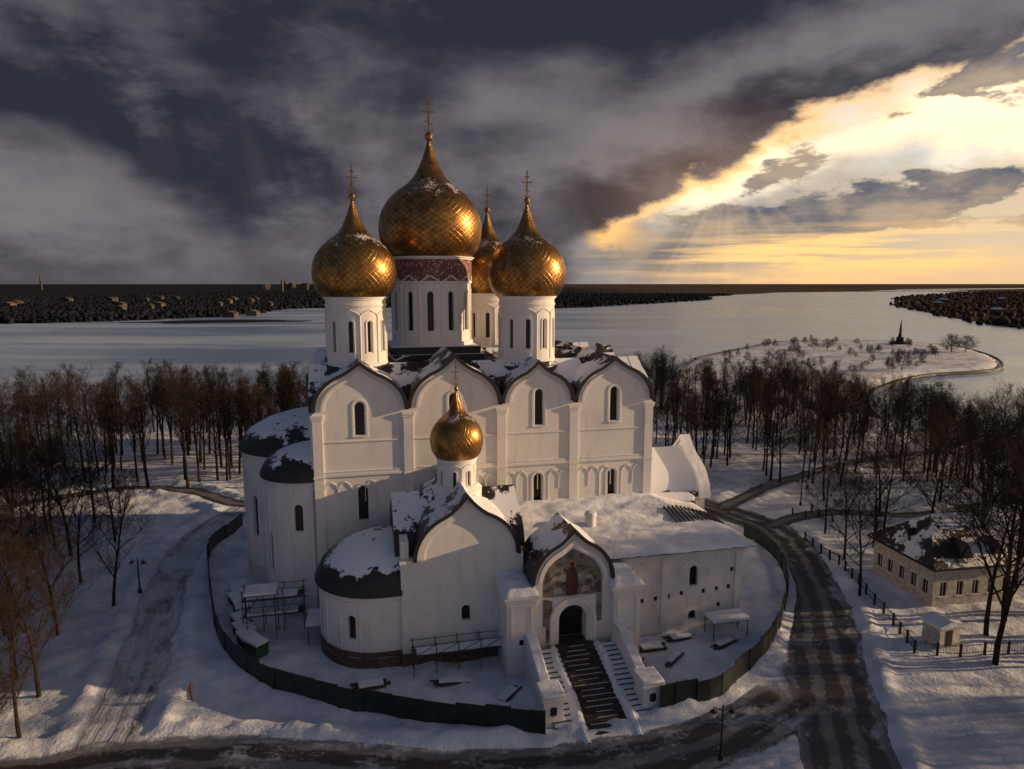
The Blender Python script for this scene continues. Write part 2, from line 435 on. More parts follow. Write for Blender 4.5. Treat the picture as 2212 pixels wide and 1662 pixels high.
apse('side_apse',-1.0,5.2,4.7,15,18.3,wins=((-150,4.5,9,.9),(-100,9.5,12.5,.9)),sx=1.0)
apse('main_apse',-1.9,14.8,7.4,16.1,20.5,wins=((-178,6,11,1.0),(-140,6,11,1.0)))
apse('side_apse',-1.0,24.8,4.6,15,18.3)

# chapel
ch=empty('side_chapel',(0,0,0),0,cat)
def kp(cx,z0,r,tip,zb,h=None): 
    k=keel(cx,z0,r,tip,h=h); return [(k[0][0],zb)]+k+[(k[-1][0],zb)]
m=MB(); 
k=keel(14.4,10.4,4.75,1.4,h=4.3)
P=[(8.2,0),(8.2,10.3)]+k+[(19.6,10.3),(19.6,0)]
m.prism(P,-12.2,-11.2,'y'); w=m.obj('chapel_front',['plaster'],ch)
c=MB(); c.prism(archpoly(14.2,.85,3.9,5.5),-13,-11.7,'y')
c.prism([(k2[0],k2[1]) for k2 in kp(14.4,10.3,4.1,1.2,8.0,h=3.7)],-13,-12.1,'y')
cut(w,c)
m=MB(); m.box(8.2,19.6,-11.2,-.3,0,10.2); 
m.box(8.15,8.9,-11.9,-.6,10,12.2)
m.obj('chapel_block',['plaster'],ch)
t=MB(); t.box(8.1,8.9,-12.4,-11.3,0,10.4); t.box(19.0,19.8,-12.4,-11.3,0,10.4); t.box(8.0,9.5,-12.5,-11.25,10.2,10.5)
t.band(keel(11.8,3.2,2.2,.2),keel(11.8,3.2,2.08,.2),-12.27,-12.15,'y'); t.band(keel(16.8,3.2,2.2,.2),keel(16.8,3.2,2.08,.2),-12.27,-12.15,'y')
t.box(8.9,19,-12.28,-12.15,7.6,7.75)
t.obj('chapel_mouldings',['plaster'],ch)
g=MB(); g.box(13.75,14.65,-11.72,-11.69,3.85,5.55); g.obj('chapel_window',['glass'],ch)
g=MB(); g.box(8.05,19.7,-12.45,-11.25,-.3,1.3); g.box(8.04,8.2,-12,-1,-.3,1.3); g.obj('brick_plinth',['brick'],ch)
r=MB(); r.band(keel(14.4,10.35,5.15,1.5,h=4.7),keel(14.4,10.35,4.8,1.4,h=4.35),-12.6,-11.1,'y'); r.prism(keel(14.4,10.35,5.12,1.5,h=4.68),-11.1,-.05,'y')
r.prism(keel(-6.0,10.3,4.6,1.3,h=3.6),7.7,20.4,'x')
r.obj('chapel_roof',['roof'],ch,smooth=True)
drum_dome('chapel_dome',14.4,-6,14.9,18.6,1.95,2.7,25.3,28.3,8,parent=ch,wz=(15.9,17.4))
q=MB(); q.rev([(2.5,14),(2.5,15.3),(2.1,15.8)],14.4,-6,32); q.obj('drum_base',['plaster'],ch)
apse('chapel_apse',6.2,-6.3,5.75,7.2,11.4,x1=8.2,wins=((-118,2.8,5.2,.8),(-165,2.8,5.2,.8)),parent=ch,plinth=1.6)

# wing / gallery
wg=empty('gallery_wing',(0,0,0),0,cat)
m=MB(); m.box(20.2,43.6,-11.9,-10.7,0,9.0); w=m.obj('gallery_wall',['plaster'],wg)
WW=[(38.2,.95,4.8,7.0),(38.2,.9,1.1,2.1),(33.2,.0,0,0)]
SQ=[(29.6,3.4),(31.0,3.5),(32.5,3.7),(34.0,3.8),(35.4,3.9),(36.9,4.1),(39.4,4.1),(40.9,4.2),(42.3,4.3),(41.2,2.4),(42.6,6.2)]
c=MB(); g=MB()
for x,wd,a,b in WW[:2]:
    c.prism(archpoly(x,wd,a,b),-13,-11.5,'y'); g.box(x-wd/2-.03,x+wd/2+.03,-11.55,-11.51,a,b)
for x,z in SQ:
    c.box(x-.22,x+.22,-13,-11.6,z-.25,z+.25); g.box(x-.24,x+.24,-11.65,-11.61,z-.26,z+.26)
cut(w,c); g.obj('gallery_windows',['glass'],wg)
m=MB(); m.box(20.2,43.6,-10.7,-.3,0,8.95); m.box(38.8,43.5,-.3,14,0,8.9); m.obj('gallery_block',['plaster'],wg)
t=MB()
for x in (34.9,43.25): t.box(x-.35,x+.35,-12.1,-11.88,0,8.4)
t.band(keel(32.4,5.6,2.0,.15),keel(32.4,5.6,1.85,.15),-12.0,-11.88,'y'); t.band(keel(38.2,5.8,1.9,.15),keel(38.2,5.8,1.75,.15),-12.0,-11.88,'y')
t.box(20.2,43.8,-12.1,-11.85,8.3,8.55); t.box(20.2,43.9,-12.25,-11.8,8.6,8.95); t.box(43.58,43.9,-12.2,14,8.4,8.93)
t.box(30,43.7,-12.0,-11.88,.0,.7)
t.obj('gallery_mouldings',['plaster'],wg)
rf=MB()
xs=np.linspace(19.9,44.6,100); ys=np.linspace(-12.9,0.0,52)
T_=rng.random((256,256))
def vn(x,y,s=0):
    x=np.asarray(x,float)+s*17.3; y=np.asarray(y,float)+s*7.7
    xi=np.floor(x).astype(int); yi=np.floor(y).astype(int); fx=x-xi; fy=y-yi; fx=fx*fx*(3-2*fx); fy=fy*fy*(3-2*fy)
    g=lambda a,b:T_[a%256,b%256]
    return (g(xi,yi)*(1-fx)+g(xi+1,yi)*fx)*(1-fy)+(g(xi,yi+1)*(1-fx)+g(xi+1,yi+1)*fx)*fy
def fbm(x,y,o=4,s=0): return sum(vn(x*2**i,y*2**i,s+i)*.5**i for i in range(o))/sum(.5**i for i in range(o))
def gz(x,y):
    a=min((y+12.9)/11.5,1)*1.9; bb=min((44.6-x)/6.5,1)*1.9
    return 9.05+min(a,bb)
vs=[];fs=[]
for y in ys:
    for x in xs:
        e_=min(x-19.9,44.6-x,y+12.9,4)
        edge_j=.25*float(vn(x*1.5,y*1.5,3))
        vs.append((x,y-(edge_j if y<-12.8 else 0),gz(x,y)+.30*min(1,e_/.35)**.5+.6*(float(fbm(x*.35,y*.8,4,2))-.5)*min(1,e_)))
nxx=100
for j in range(51):
    for i in range(nxx-1): fs.append((j*nxx+i,j*nxx+i+1,(j+1)*nxx+i+1,(j+1)*nxx+i))
rf.add(vs,fs); rf.obj('gallery_roof_snow',['snow'],wg,smooth=True,recalc=False)
rf=MB(); rf.box(20,44.55,-12.85,-.1,8.9,9.04); rf.box(38.6,44.5,-.1,14.2,8.9,9.6); rf.obj('gallery_roof_edge',['metal'],wg)
rf=MB(); rf.box(38.7,44.6,-.05,14.3,9.6,10.4); rf.obj('gallery_back_snow',['snow'],wg,bevel=.4)
rf=MB()
for i in range(12):
    x=38.2+i*.5; rf.tube((x,-7.9,gz(x,-7.9)+.42),(x,-4.4,gz(x,-4.4)+.48),.11,n=4)
rf.obj('exposed_rafters',['wood'],wg)
rf=MB(); rf.rev([(.55,9.5),(.55,11.4),(.68,11.45),(.68,11.6)],28.6,-6.8,20,0); rf.rev([(.64,11.6),(.55,11.85),(.2,11.95)],28.6,-6.8,20,1); rf.obj('chimney',['plaster','snow'],wg,smooth=True)
wp=empty('west_porch',(0,0,0),0,cat)
m=MB(); m.box(43.6,46.6,1.5,12.5,0,9.6); m.prism(keel(7,9.6,5.6,1.6,h=4.8),46.0,46.8,'x'); m.obj('porch_walls',['plaster'],wp)
r=MB(); r.prism(keel(7,9.7,5.0,1.2,h=4.0),38.6,46.0,'x'); r.obj('porch_vault',['roofs'],wp,smooth=True)
r=MB(); r.band(keel(7,9.6,6.0,1.8,h=5.0),keel(7,9.6,5.55,1.6,h=4.75),45.7,47.1,'x'); r.obj('porch_gable_snow',['snow'],wp,smooth=True)

# south porch
po=empty('south_porch',(0,0,0),0,cat)
cx=23.8; yf=-15.6
m=MB()
k=keel(cx,8.5,3.7,1.0)
P=[(20.0,0),(20.0,8.4)]+k+[(27.6,8.4),(27.6,0)]
m.prism(P,yf,yf+1.2,'y'); w=m.obj('porch_front',['plaster'],po)
c=MB(); c.prism(archpoly(cx,2.7,2.4,6.1),yf-1,yf+2,'y')
c.prism(kp(cx,8.2,2.95,.5,6.9),yf-1,yf+.35,'y')
cut(w,c)
m=MB(); m.box(20.1,27.5,yf+1.2,-11.8,0,2.4); m.box(20.1,cx-1.6,yf+1.2,-11.8,2.4,8.6); m.box(cx+1.6,27.5,yf+1.2,-11.8,2.4,8.6); m.box(20.1,27.5,yf+1.2,-11.8,6.6,8.65)
m.obj('porch_body',['plaster'],po)
m=MB(); m.box(17.3,20.0,yf-.8,-12.2,0,7.6); m.box(27.6,30.3,yf-.8,-12.2,0,7.6)
for x0,x1 in ((17.3,20.0),(27.6,30.3)):
    m.box(x0-.15,x1+.15,yf-.95,-12.1,7.3,7.55); m.box(x0-.3,x1+.3,yf-1.1,-12.0,7.62,7.9)
    m.box(x0-.12,x1+.12,yf-.92,-12.25,2.2,2.4); m.box(x0+.5,x1-.5,yf-.86,yf-.7,2.8,2.95)
    m.box(x0+.35,x0+.5,yf-.88,yf-.7,2.9,6.8); m.box(x1-.5,x1-.35,yf-.88,yf-.7,2.9,6.8); m.box(x0+.35,x1-.35,yf-.88,yf-.7,6.8,6.95)
m.obj('porch_pylons',['plaster'],po)
g=MB()
for x0,x1 in ((17.3,20.0),(27.6,30.3)):
    xc=(x0+x1)/2; g.box(xc-.2,xc+.2,yf-.84,yf-.78,3.1,3.6)
g.obj('pylon_windows',['glass'],po)
s=MB()
for x0,x1 in ((17.0,20.3),(27.3,30.6)):
    xs2=np.linspace(x0-.05,x1+.05,12); ys2=np.linspace(yf-1.15,-11.9,14); vs=[];fs=[]
    for j,y in enumerate(ys2):
        for i,x in enumerate(xs2):
            e_=min(i,11-i,j)/3.0; vs.append((x,y,7.9+.7*min(1,e_)**.6*(.6+.8*float(vn(x,y,5)))+random.uniform(-.03,.03)))
    for j in range(13):
        for i in range(11): fs.append((j*12+i,j*12+i+1,(j+1)*12+i+1,(j+1)*12+i))
    s.add(vs,fs)
s.obj('pylon_snow',['snow'],po,smooth=True,recalc=False)
r=MB(); r.band(keel(cx,8.5,4.05,1.15),keel(cx,8.5,3.72,1.0),yf-.35,yf+1.2,'y',0); r.prism(keel(cx,8.5,3.95,1.0),yf+1.2,-10.5,'y',0)
r.obj('porch_roof',['roof'],po,smooth=True)
t=MB()
def archband(x,w1,w2,z0,zt1,y0,y1,mi=0):
    P=[(x-w1,z0)]+[(x-w1*math.cos(math.pi*i/16),zt1+w1*math.sin(math.pi*i/16)) for i in range(17)]+[(x+w1,z0)]
    Q=[(x-w2,z0)]+[(x-w2*math.cos(math.pi*i/16),zt1+w2*math.sin(math.pi*i/16)) for i in range(17)]+[(x+w2,z0)]
    t.band(P,Q,y0,y1,'y',mi)
archband(cx,2.25,1.95,2.4,4.75,yf-.45,yf+.02); archband(cx,1.95,1.65,2.4,4.75,yf-.3,yf+.03); archband(cx,1.65,1.37,2.4,4.75,yf-.15,yf+.04)
t.band(keel(cx,8.4,3.35,.8),keel(cx,8.4,3.0,.65),yf-.2,yf+.02,'y')
t.obj('portal_arch',['plaster'],po,smooth=True)
g=MB(); g.box(cx-1.45,cx+1.45,yf+1.3,yf+1.4,2.4,6.2); g.obj('doorway',['glass'],po)
mo=MB(); mo.prism(kp(cx,8.2,2.94,.5,6.95),yf+.28,yf+.34,'y',0); mo.box(cx-2.6,cx-2.0,yf-.04,yf+.03,2.6,6.7,0)
mo.box(cx+2.35,cx+2.9,yf-.04,yf+.0,4.2,6.9,0); mo.box(cx-2.9,cx-2.35,yf-.045,yf+.0,4.2,6.9,0)
mo.prism([(cx+x,z) for x,z in [(-.55,6.97),(.55,6.97),(.62,7.8),(.5,9.1),(.28,9.7),(-.28,9.7),(-.5,9.1),(-.62,7.8)]],yf+.22,yf+.29,'y',1)
mo.prism([(cx+.42*math.cos(a*math.pi/8),10.0+.42*math.sin(a*math.pi/8)) for a in range(16)],yf+.24,yf+.285,'y',3)
mo.prism([(cx+.22*math.cos(a*math.pi/6),9.95+.27*math.sin(a*math.pi/6)) for a in range(12)],yf+.2,yf+.25,'y',1)
for sgn in (-1,1):
    mo.prism([(cx+sgn*x,z) for x,z in [(.6,8.3),(1.5,8.5),(2.2,8.2),(1.9,8.8),(1.0,9.1),(.55,9.0)]],yf+.235,yf+.287,'y',2)
    mo.prism([(cx+sgn*x,z) for x,z in [(.9,7.2),(1.9,7.2),(1.7,7.7),(1.1,7.8)]],yf+.235,yf+.287,'y',2)
mo.obj('mosaic_icon',['mosaic','red','pale','halo'],po)

# stairs
st=empty('entrance_stairs',(0,0,0),0,cat)
m=MB(); N=17; y0=yf-.9; y1=-26.0
for i in range(N):
    ya=y0-(y0-y1)*i/N; yb=y0-(y0-y1)*(i+1)/N; z=2.4*(1-(i+.5)/N)+.02
    hw=3.9 if i<12 else 4.4
    m.box(cx-hw,cx+hw,yb,ya,-.3,z,0)
    m.box(cx-hw+.01,cx+hw-.01,yb+.1,ya-.02,z,z+.09,1)
    m.box(cx-1.75,cx+1.75,yb-.01,ya-.005,z,z+.11,2)
    m.box(cx-1.7+random.uniform(0,1.2),cx+1.7-random.uniform(0,1.2),ya-.10,ya-.03,z+.11,z+.125,1)
m.box(cx-1.9,cx+1.9,yf-.95,yf+1.2,2.2,2.43,2)
m.obj('steps',['wood','snow','carpet'],st)
s=MB()
for sg in (-1,1):
    vs=[];fs=[];n=70
    for i in range(n):
        u=i/(n-1); y=y0-(y0-y1+.8)*u; z=2.5*(1-u)+.02; h=.02+.42*float(vn(u*18,sg*3,2)); ww=.4+.9*float(vn(u*12,sg*3,8))
        xx=cx+sg*(1.95+.12*math.sin(u*9)+.1)
        for dx,dz in ((-.35*ww,-.15),(-.1,h*.8),(.15,h),(.7*ww,-.15)): vs.append((xx+sg*dx,y,z+dz))
    for i in range(n-1):
        for j in range(3): fs.append((i*4+j,i*4+j+1,(i+1)*4+j+1,(i+1)*4+j))
    s.add(vs,fs)
s.obj('snow_ridges',['snow'],st,smooth=True)
p=MB(); q=MB(); g=MB()
for sg in (-1,1):
    xc=cx+sg*4.35
    p.prism([(y0+.2,0),(y0+.2,3.9),(-17.5,3.9),(-22.3,1.9),(-22.3,0)],xc-.45,xc+.45,'x')
    p.box(xc-.85,xc+.85,-24.2,-22.2,0,2.7); p.box(xc-1.0,xc+1.0,-24.35,-22.05,2.4,2.62)
    p.box(xc-1.05,xc+1.05,-24.4,-22.0,-.2,.35)
    q.prism([(y0+.2,3.9),(y0+.2,4.2),(-17.4,4.22),(-22.2,2.22),(-22.3,1.88),(-17.5,3.9)],xc-.5,xc+.5,'x')
    q.box(xc-1.02,xc+1.02,-24.37,-22.03,2.63,2.95)
    g.box(xc-.28,xc+.28,-24.23,-24.17,1.1,1.8)
    g.box(xc-.03,xc+.03,-24.26,-24.18,1.0,1.9)
p.obj('parapets',['plaster'],st,bevel=.04); q.obj('parapet_snow',['snow'],st,bevel=.14,smooth=True); g.obj('parapet_niches',['glass'],st)

# scaffolding
def scaffold(name,x0,x1,y0,y1,hs,n):
    m=MB(); 
    for i in range(n+1):
        x=x0+(x1-x0)*i/n
        for y in (y0,y1): m.tube((x,y,0),(x,y,hs[-1]+1.2),.05,n=5)
        for h in hs: m.tube((x,y0,h),(x,y1,h),.04,n=4)
    for h in hs:
        for y in (y0,y1):
            m.tube((x0-.3,y,h),(x1+.3,y,h),.045,n=4); m.tube((x0-.3,y,h+1),(x1+.3,y,h+1),.035,n=4)
        m.box(x0,x1,y0+.05,y1-.05,h+.04,h+.10,1); m.box(x0+.3,x1-.6,y0+.1,y1-.1,h+.10,h+.28,2)
    for i in range(0,n): 
        a=x0+(x1-x0)*i/n; b_=x0+(x1-x0)*(i+1)/n; m.tube((a,y0-.03,hs[0]),(b_,y0-.03,hs[-1]+1),.035,n=4)
    o=m.obj(name,['steel','wood','snow'],None,loc=(-21,70.3,0)); o.rotation_euler[2]=ROT; return o
scaffold('scaffolding',9,19.5,-14.2,-12.9,[1.9],5)
scaffold('scaffolding',-7.5,-1.5,-2.6,-1.0,[1.8,3.6],3)

# ------------------------------------------------------------------ TERRAIN
def dpoly(x,y,P,closed=False):
    d=np.full(x.shape,1e9); n=len(P)
    for i in range(n if closed else n-1):
        ax,ay=P[i]; bx,by=P[(i+1)%n]; dx,dy=bx-ax,by-ay
        t=np.clip(((x-ax)*dx+(y-ay)*dy)/(dx*dx+dy*dy+1e-9),0,1); d=np.minimum(d,np.hypot(x-ax-t*dx,y-ay-t*dy))
    return d
def inside(x,y,P):
    r=np.zeros(x.shape,bool); n=len(P)
    for i in range(n):
        ax,ay=P[i]; bx,by=P[(i+1)%n]
        if ay==by: continue
        c=((ay>y)!=(by>y))&(x<(bx-ax)*(y-ay)/(by-ay)+ax); r^=c
    return r
def sd(x,y,P): d=dpoly(x,y,P,True); return np.where(inside(x,y,P),d,-d)
def smooth(P,n=6):
    P=[Vector(p) for p in P]; out=[]
    for i in range(len(P)-1):
        p0=P[max(0,i-1)];p1=P[i];p2=P[i+1];p3=P[min(len(P)-1,i+2)]
        for k in range(n):
            t=k/n; q=.5*((2*p1)+(p2-p0)*t+(2*p0-5*p1+4*p2-p3)*t*t+(3*p1-p0-3*p2+p3)*t**3); out.append((q.x,q.y))
    out.append(tuple(P[-1])); return out
SS=lambda t:np.clip(t,0,1)**2*(3-2*np.clip(t,0,1))
NEAR=[(-3000,60),(-600,150),(-200,172),(-100,190),(0,215),(70,240),(119,205),(128,184),(140,172),(400,110),(3000,-200),(3000,-3000),(-3000,-3000)]
PARKEDGE=smooth([(114,423),(164,488),(221,548),(295,550),(327,509),(314,450),(288,399),(260,367),(208,344),(165,303),(144,273),(124,228)],5)
PARK=PARKEDGE+[(110,190),(60,200),(70,300),(85,370)]
FARL=[(-30000,500),(-3000,700),(-1200,730),(-608,815),(-499,862),(-402,981),(-419,1280),(-300,1365),(81,1280),(309,1558),(568,1989),(755,2560),(1420,3561),(2093,3970),(3300,5600),(9000,9000),(30000,30000),(-30000,30000)]
FARR=[(30000,30000),(9000,8700),(3270,5200),(2300,3500),(1326,2383),(801,1434),(576,944),(535,795),(535,715),(640,640),(1500,560),(30000,500)]
ISL=[(-520,835),(-400,800),(-250,850),(-230,900),(-380,930)]
ROAD_R=smooth([(22,20),(23.5,36),(25.5,46.3),(27.3,52.5),(30.4,61.8),(34.5,73.5),(37.3,85.5),(38.3,95.5),(35.5,102),(30,109)],8)
ROAD_B=smooth([(-70,42),(-40.3,44.5),(-28.5,46.8),(-18,46.8),(-7.2,45.6),(1.5,45.8),(10.6,47.5),(17.2,50.3),(23,54),(27,58)],8)
PATH_L=smooth([(-30,36),(-30.9,44.5),(-32.2,49.6),(-34.2,57.1),(-37.6,67.2),(-42,79.7),(-45,93.7),(-43,107)],8)
WALK_L=smooth([(-120,98),(-88,103.6),(-78,110.6),(-67,117),(-55,115),(-43,108),(-20,112),(0,120),(25,112),(34,104)],8)
WALK_R=smooth([(38,98),(50,104),(65,103),(90,112),(130,120)],8)
WALK_B=smooth([(34,106),(48,120),(70,135),(100,150),(125,182)],8)
FENCE_R=[(12.4,52.6),(14.8,53.4),(18.3,55),(23.5,60.2),(26.6,64.3),(29.1,69.0),(31.6,74),(33.2,78.4),(34.3,83.5),(34.3,88.5),(32.6,92)]
FENCE_L=[(2.6,49.6),(-2.1,50.4),(-10,52.2),(-17.2,54.6),(-22.9,57.3),(-27,61),(-29.8,64.8),(-31.7,68.2),(-34.6,74),(-37.3,79.7),(-39.2,84),(-40,88.5),(-39.9,97)]
def H(x,y):
    x=np.asarray(x,float); y=np.asarray(y,float)
    h=np.full(x.shape,-15.0)
    h=np.maximum(h,-15+15*SS(sd(x,y,NEAR)/30))
    h=np.maximum(h,-15+5.3*SS((sd(x,y,PARK)+1)/4)+ .8*fbm(x*.03,y*.03,3,9)*SS(sd(x,y,PARK)/20))
    w=120*(fbm(x*.004,y*.004,3,5)-.5)*np.clip((y-600)/400,0,1)*.6
    for P in (FARL,FARR):
        s_=sd(x,y,P)+w; h=np.maximum(h,-15+5*SS(s_/50+.3)+ 8*SS(s_/1500)*fbm(x*.0008,y*.0008,3,3)*2)
    h=np.maximum(h,-15+3.6*SS(sd(x,y,ISL)/25+.2))
    near=(y<260)&(x>-200)&(x<200)
    n=np.zeros(x.shape)
    if near.any():
        xx=x[near];yy=y[near]
        base=.8*(fbm(xx*.12,yy*.12,4,1)-.5)+.36*(fbm(xx*.7,yy*.7,3,2)-.5)
        dr=dpoly(xx,yy,ROAD_R)-3.6; db=dpoly(xx,yy,ROAD_B)-3.0; dl=dpoly(xx,yy,PATH_L)-2.6; dw=dpoly(xx,yy,WALK_L)-1.7; dw2=np.minimum(dpoly(xx,yy,WALK_R),dpoly(xx,yy,WALK_B))-1.7
        d=np.minimum.reduce([dr,db,dl,dw,dw2])
        flat=SS(d/1.2+.15)
        bank=(.30+.7*fbm(xx*.25,yy*.25,2,4))*np.exp(-((d-1.2)/.9)**2)*(.3+.9*fbm(xx*.9,yy*.9,2,6))
        v=base*flat+bank
        dfc=dpoly(xx,yy,FENCE_L+[(2.6,49.6)]); df2=dpoly(xx,yy,FENCE_R)
        v+=.35*np.exp(-(np.minimum(dfc,df2)/.9)**2)
        n[near]=v
    return h+n
def spans(parts):
    out=[parts[0][0]]
    for a,b,st in parts:
        k=max(1,round((b-a)/st)); out+= [a+(b-a)*i/k for i in range(1,k+1)]
    return out
xs=spans([(-40000,-8000,8000),(-8000,-2000,600),(-2000,-900,60),(-900,-140,20),(-140,-80,2),(-80,75,.5),(75,140,2),(140,345,4.5),(345,900,20),(900,2000,60),(2000,8000,600),(8000,40000,8000)])
ys=spans([(-4000,-200,1000),(-200,20,40),(20,36,4),(36,124,.5),(124,240,2),(240,560,5),(560,1500,20),(1500,4000,80),(4000,9000,400),(9000,40000,5000)])
X,Y=np.meshgrid(xs,ys); Z=H(X.ravel(),Y.ravel())
nx=len(xs); ny=len(ys)
co=np.column_stack([X.ravel(),Y.ravel(),Z])
I=np.arange(nx*ny).reshape(ny,nx); q=np.stack([I[:-1,:-1],I[:-1,1:],I[1:,1:],I[1:,:-1]],-1).reshape(-1,4)
me=bpy.data.meshes.new('ground'); me.from_pydata(co.tolist(),[],q.tolist()); me.update()
me.polygons.foreach_set('use_smooth',[True]*len(me.polygons))
def mat_ground():
    m,nt,b=newmat('snowy_ground'); P=geo(nt,'Position'); x,y,z=xyz(nt,P)
    n=noise(nt,P,.25,7,.65); n2=noise(nt,P,1.7,4,.65)
    c=mixc(nt,n.ss(.35,.66),(.48,.54,.66),(.75,.79,.86))
    dirt=(noise(nt,P,.09,4,.6).ss(.50,.62)*n2.ss(.42,.60))*(y.ss(100,135))
    c=mixc(nt,dirt*.85,c,(.09,.07,.05))
    far=y.ss(600,760)
    nf=noise(nt,comb(nt,x*.5,y*.12,0),.014,5,.6)
    c=mixc(nt,far*(nf+z*.02+.10).ss(.14,.19)*.99,c,mixc(nt,x.ss(200,900),(.022,.025,.034),(.085,.066,.052)))  # far land turns lighter brown towards the right: warm haze put into the colour
    link(nt,c,b.inputs['Base Color']); b.inputs['Roughness'].default_value=.7; link(nt,far.inv()*.4,b.inputs['Specular IOR Level'])
    bump(nt,b,n*1.0+n2*.3,.8,.45); return m
me.materials.append(mat_ground()); gr=bpy.data.objects.new('ground',me); C.objects.link(gr)
def mat_river():
    m,nt,b=newmat('frozen_river_snow'); P=geo(nt,'Position'); x,y,z=xyz(nt,P)
    n=noise(nt,comb(nt,x*.18+y*.03,y,0),.012,5,.6,.4); n2=noise(nt,comb(nt,x*.3,y,0),.10,3,.6)
    f=(n*.85+n2*.15).ss(.38,.62)
    c=mixc(nt,f,(.17,.27,.43),(.46,.58,.75))
    link(nt,c,b.inputs['Base Color']); link(nt,f*.12+.24,b.inputs['Roughness'])
    b.inputs['IOR'].default_value=2.1
    return m
m=MB(); m.add([(-40000,100,-12),(40000,100,-12),(40000,40000,-12),(-40000,40000,-12)],[(0,1,2,3)]); m.obj('frozen_river',[mat_river()],recalc=False)

def strip(name,P,hw,mat,z=.05,nu=9):
    vs=[];fs=[];uv=[]; L=0
    P=[Vector(p) for p in P]
    for i,p in enumerate(P):
        d=(P[min(i+1,len(P)-1)]-P[max(i-1,0)]).normalized(); nrm=Vector((-d.y,d.x))
        if i: L+=(p-P[i-1]).length
        for j in range(nu):
            u=j/(nu-1); q=p+nrm*hw*(2*u-1); vs.append((q.x,q.y,0)); uv.append((u,L))
    a=np.array(vs); zc=H(a[:,0],a[:,1]); a[:,2]=np.minimum(zc+z,zc*0+.12) if name!='footpath' else zc+z
    for i in range(len(P)-1):
        for j in range(nu-1): fs.append((i*nu+j,i*nu+j+1,(i+1)*nu+j+1,(i+1)*nu+j))
    me=bpy.data.meshes.new(name); me.from_pydata(a.tolist(),[],fs); me.update()
    ul=me.uv_layers.new(name='UVMap')
    for l in me.loops: ul.data[l.index].uv=uv[l.vertex_index]
    me.materials.append(mat); o=bpy.data.objects.new(name,me); C.objects.link(o); 
    me.polygons.foreach_set('use_smooth',[True]*len(me.polygons)); return o
def mat_road(name,dark,thr,ruts,fade=None):
    m,nt,b=newmat(name); u,v,_=xyz(nt,tc(nt,'UV')); P=geo(nt,'Position')
    n=noise(nt,comb(nt,u*5.0,v*.12,0),1.6,5,.68); n2=noise(nt,P,.22,4,.6); n3=noise(nt,P,2.5,4,.7)
    edge=((u-.5).abs()*2+(n2-.5)*1.0+(n-.5)*.4+(n3-.5)*.3)
    f=(n*.35+n2*.5+n3*.3).ss(thr,thr+.16)
    rut=((u*ruts+(n2-.5)*1.2).frac()-.5).abs().ss(.12,.3)
    f=f*(rut*.25+.78)
    sn=mixc(nt,n3.ss(.35,.7),(.40,.43,.50),(.64,.68,.75))
    c=mixc(nt,f.sat(),sn,dark); link(nt,c,b.inputs['Base Color'])
    al=edge.ss(.97,.66)
    if fade: al=al*v.ss(fade,fade-5)
    link(nt,al,b.inputs['Alpha'])
    link(nt,(f.inv()*.35+.42),b.inputs['Roughness'])
    bump(nt,b,n*.6+n3*.4-rut*.3,.7,.15); return m
LB=sum((Vector(ROAD_B[i+1])-Vector(ROAD_B[i])).length for i in range(len(ROAD_B)-1))
strip('road',ROAD_R,4.4,mat_road('slushy_asphalt',(.05,.045,.042),.40,4.0),.05)
strip('road',ROAD_B,3.4,mat_road('slushy_asphalt_b',(.04,.035,.034),.42,3.0,LB-1),.062)
strip('track',PATH_L,2.8,mat_road('packed_snow_track',(.08,.08,.085),.54,5.0),.05)
fp=mat_road('footpath_slush',(.05,.045,.04),.38,1.0)
strip('footpath',WALK_L,1.7,fp,.06,5); strip('footpath',WALK_R,1.6,fp,.06,5); strip('footpath',WALK_B,1.6,fp,.06,5)

def hz(x,y): return float(H(np.array([x]),np.array([y]))[0])
def hoarding(P,h=2.1):
    m=MB()
    Q=smooth(P,3)
    for i in range(len(Q)-1):
        a=Vector(Q[i]);b_=Vector(Q[i+1]); L=(b_-a).length; k=max(1,round(L/2.0))
        for j in range(k):
            p=a.lerp(b_,j/k); q=a.lerp(b_,(j+1)/k); d=(q-p).normalized(); n=Vector((-d.y,d.x))*.04
            dz=random.uniform(-.06,.06); off=Vector((-d.y,d.x))*random.uniform(-.06,.06); p=p+off; q=q+off
            z0=min(hz(*p),hz(*q))-.15; z1=z0+h+dz
            m.add([(p.x-n.x,p.y-n.y,z0),(q.x-n.x,q.y-n.y,z0),(q.x+n.x,q.y+n.y,z0),(p.x+n.x,p.y+n.y,z0),(p.x-n.x,p.y-n.y,z1),(q.x-n.x,q.y-n.y,z1),(q.x+n.x,q.y+n.y,z1),(p.x+n.x,p.y+n.y,z1)],
              [(0,3,2,1),(4,5,6,7),(0,1,5,4),(1,2,6,5),(2,3,7,6),(3,0,4,7)],0)
            m.tube((p.x,p.y,z0),(p.x,p.y,z1+.1),.06,n=6,mi=0)
    m.obj('construction_hoarding',['green','snow'],None)
hoarding(FENCE_R); hoarding(FENCE_L)
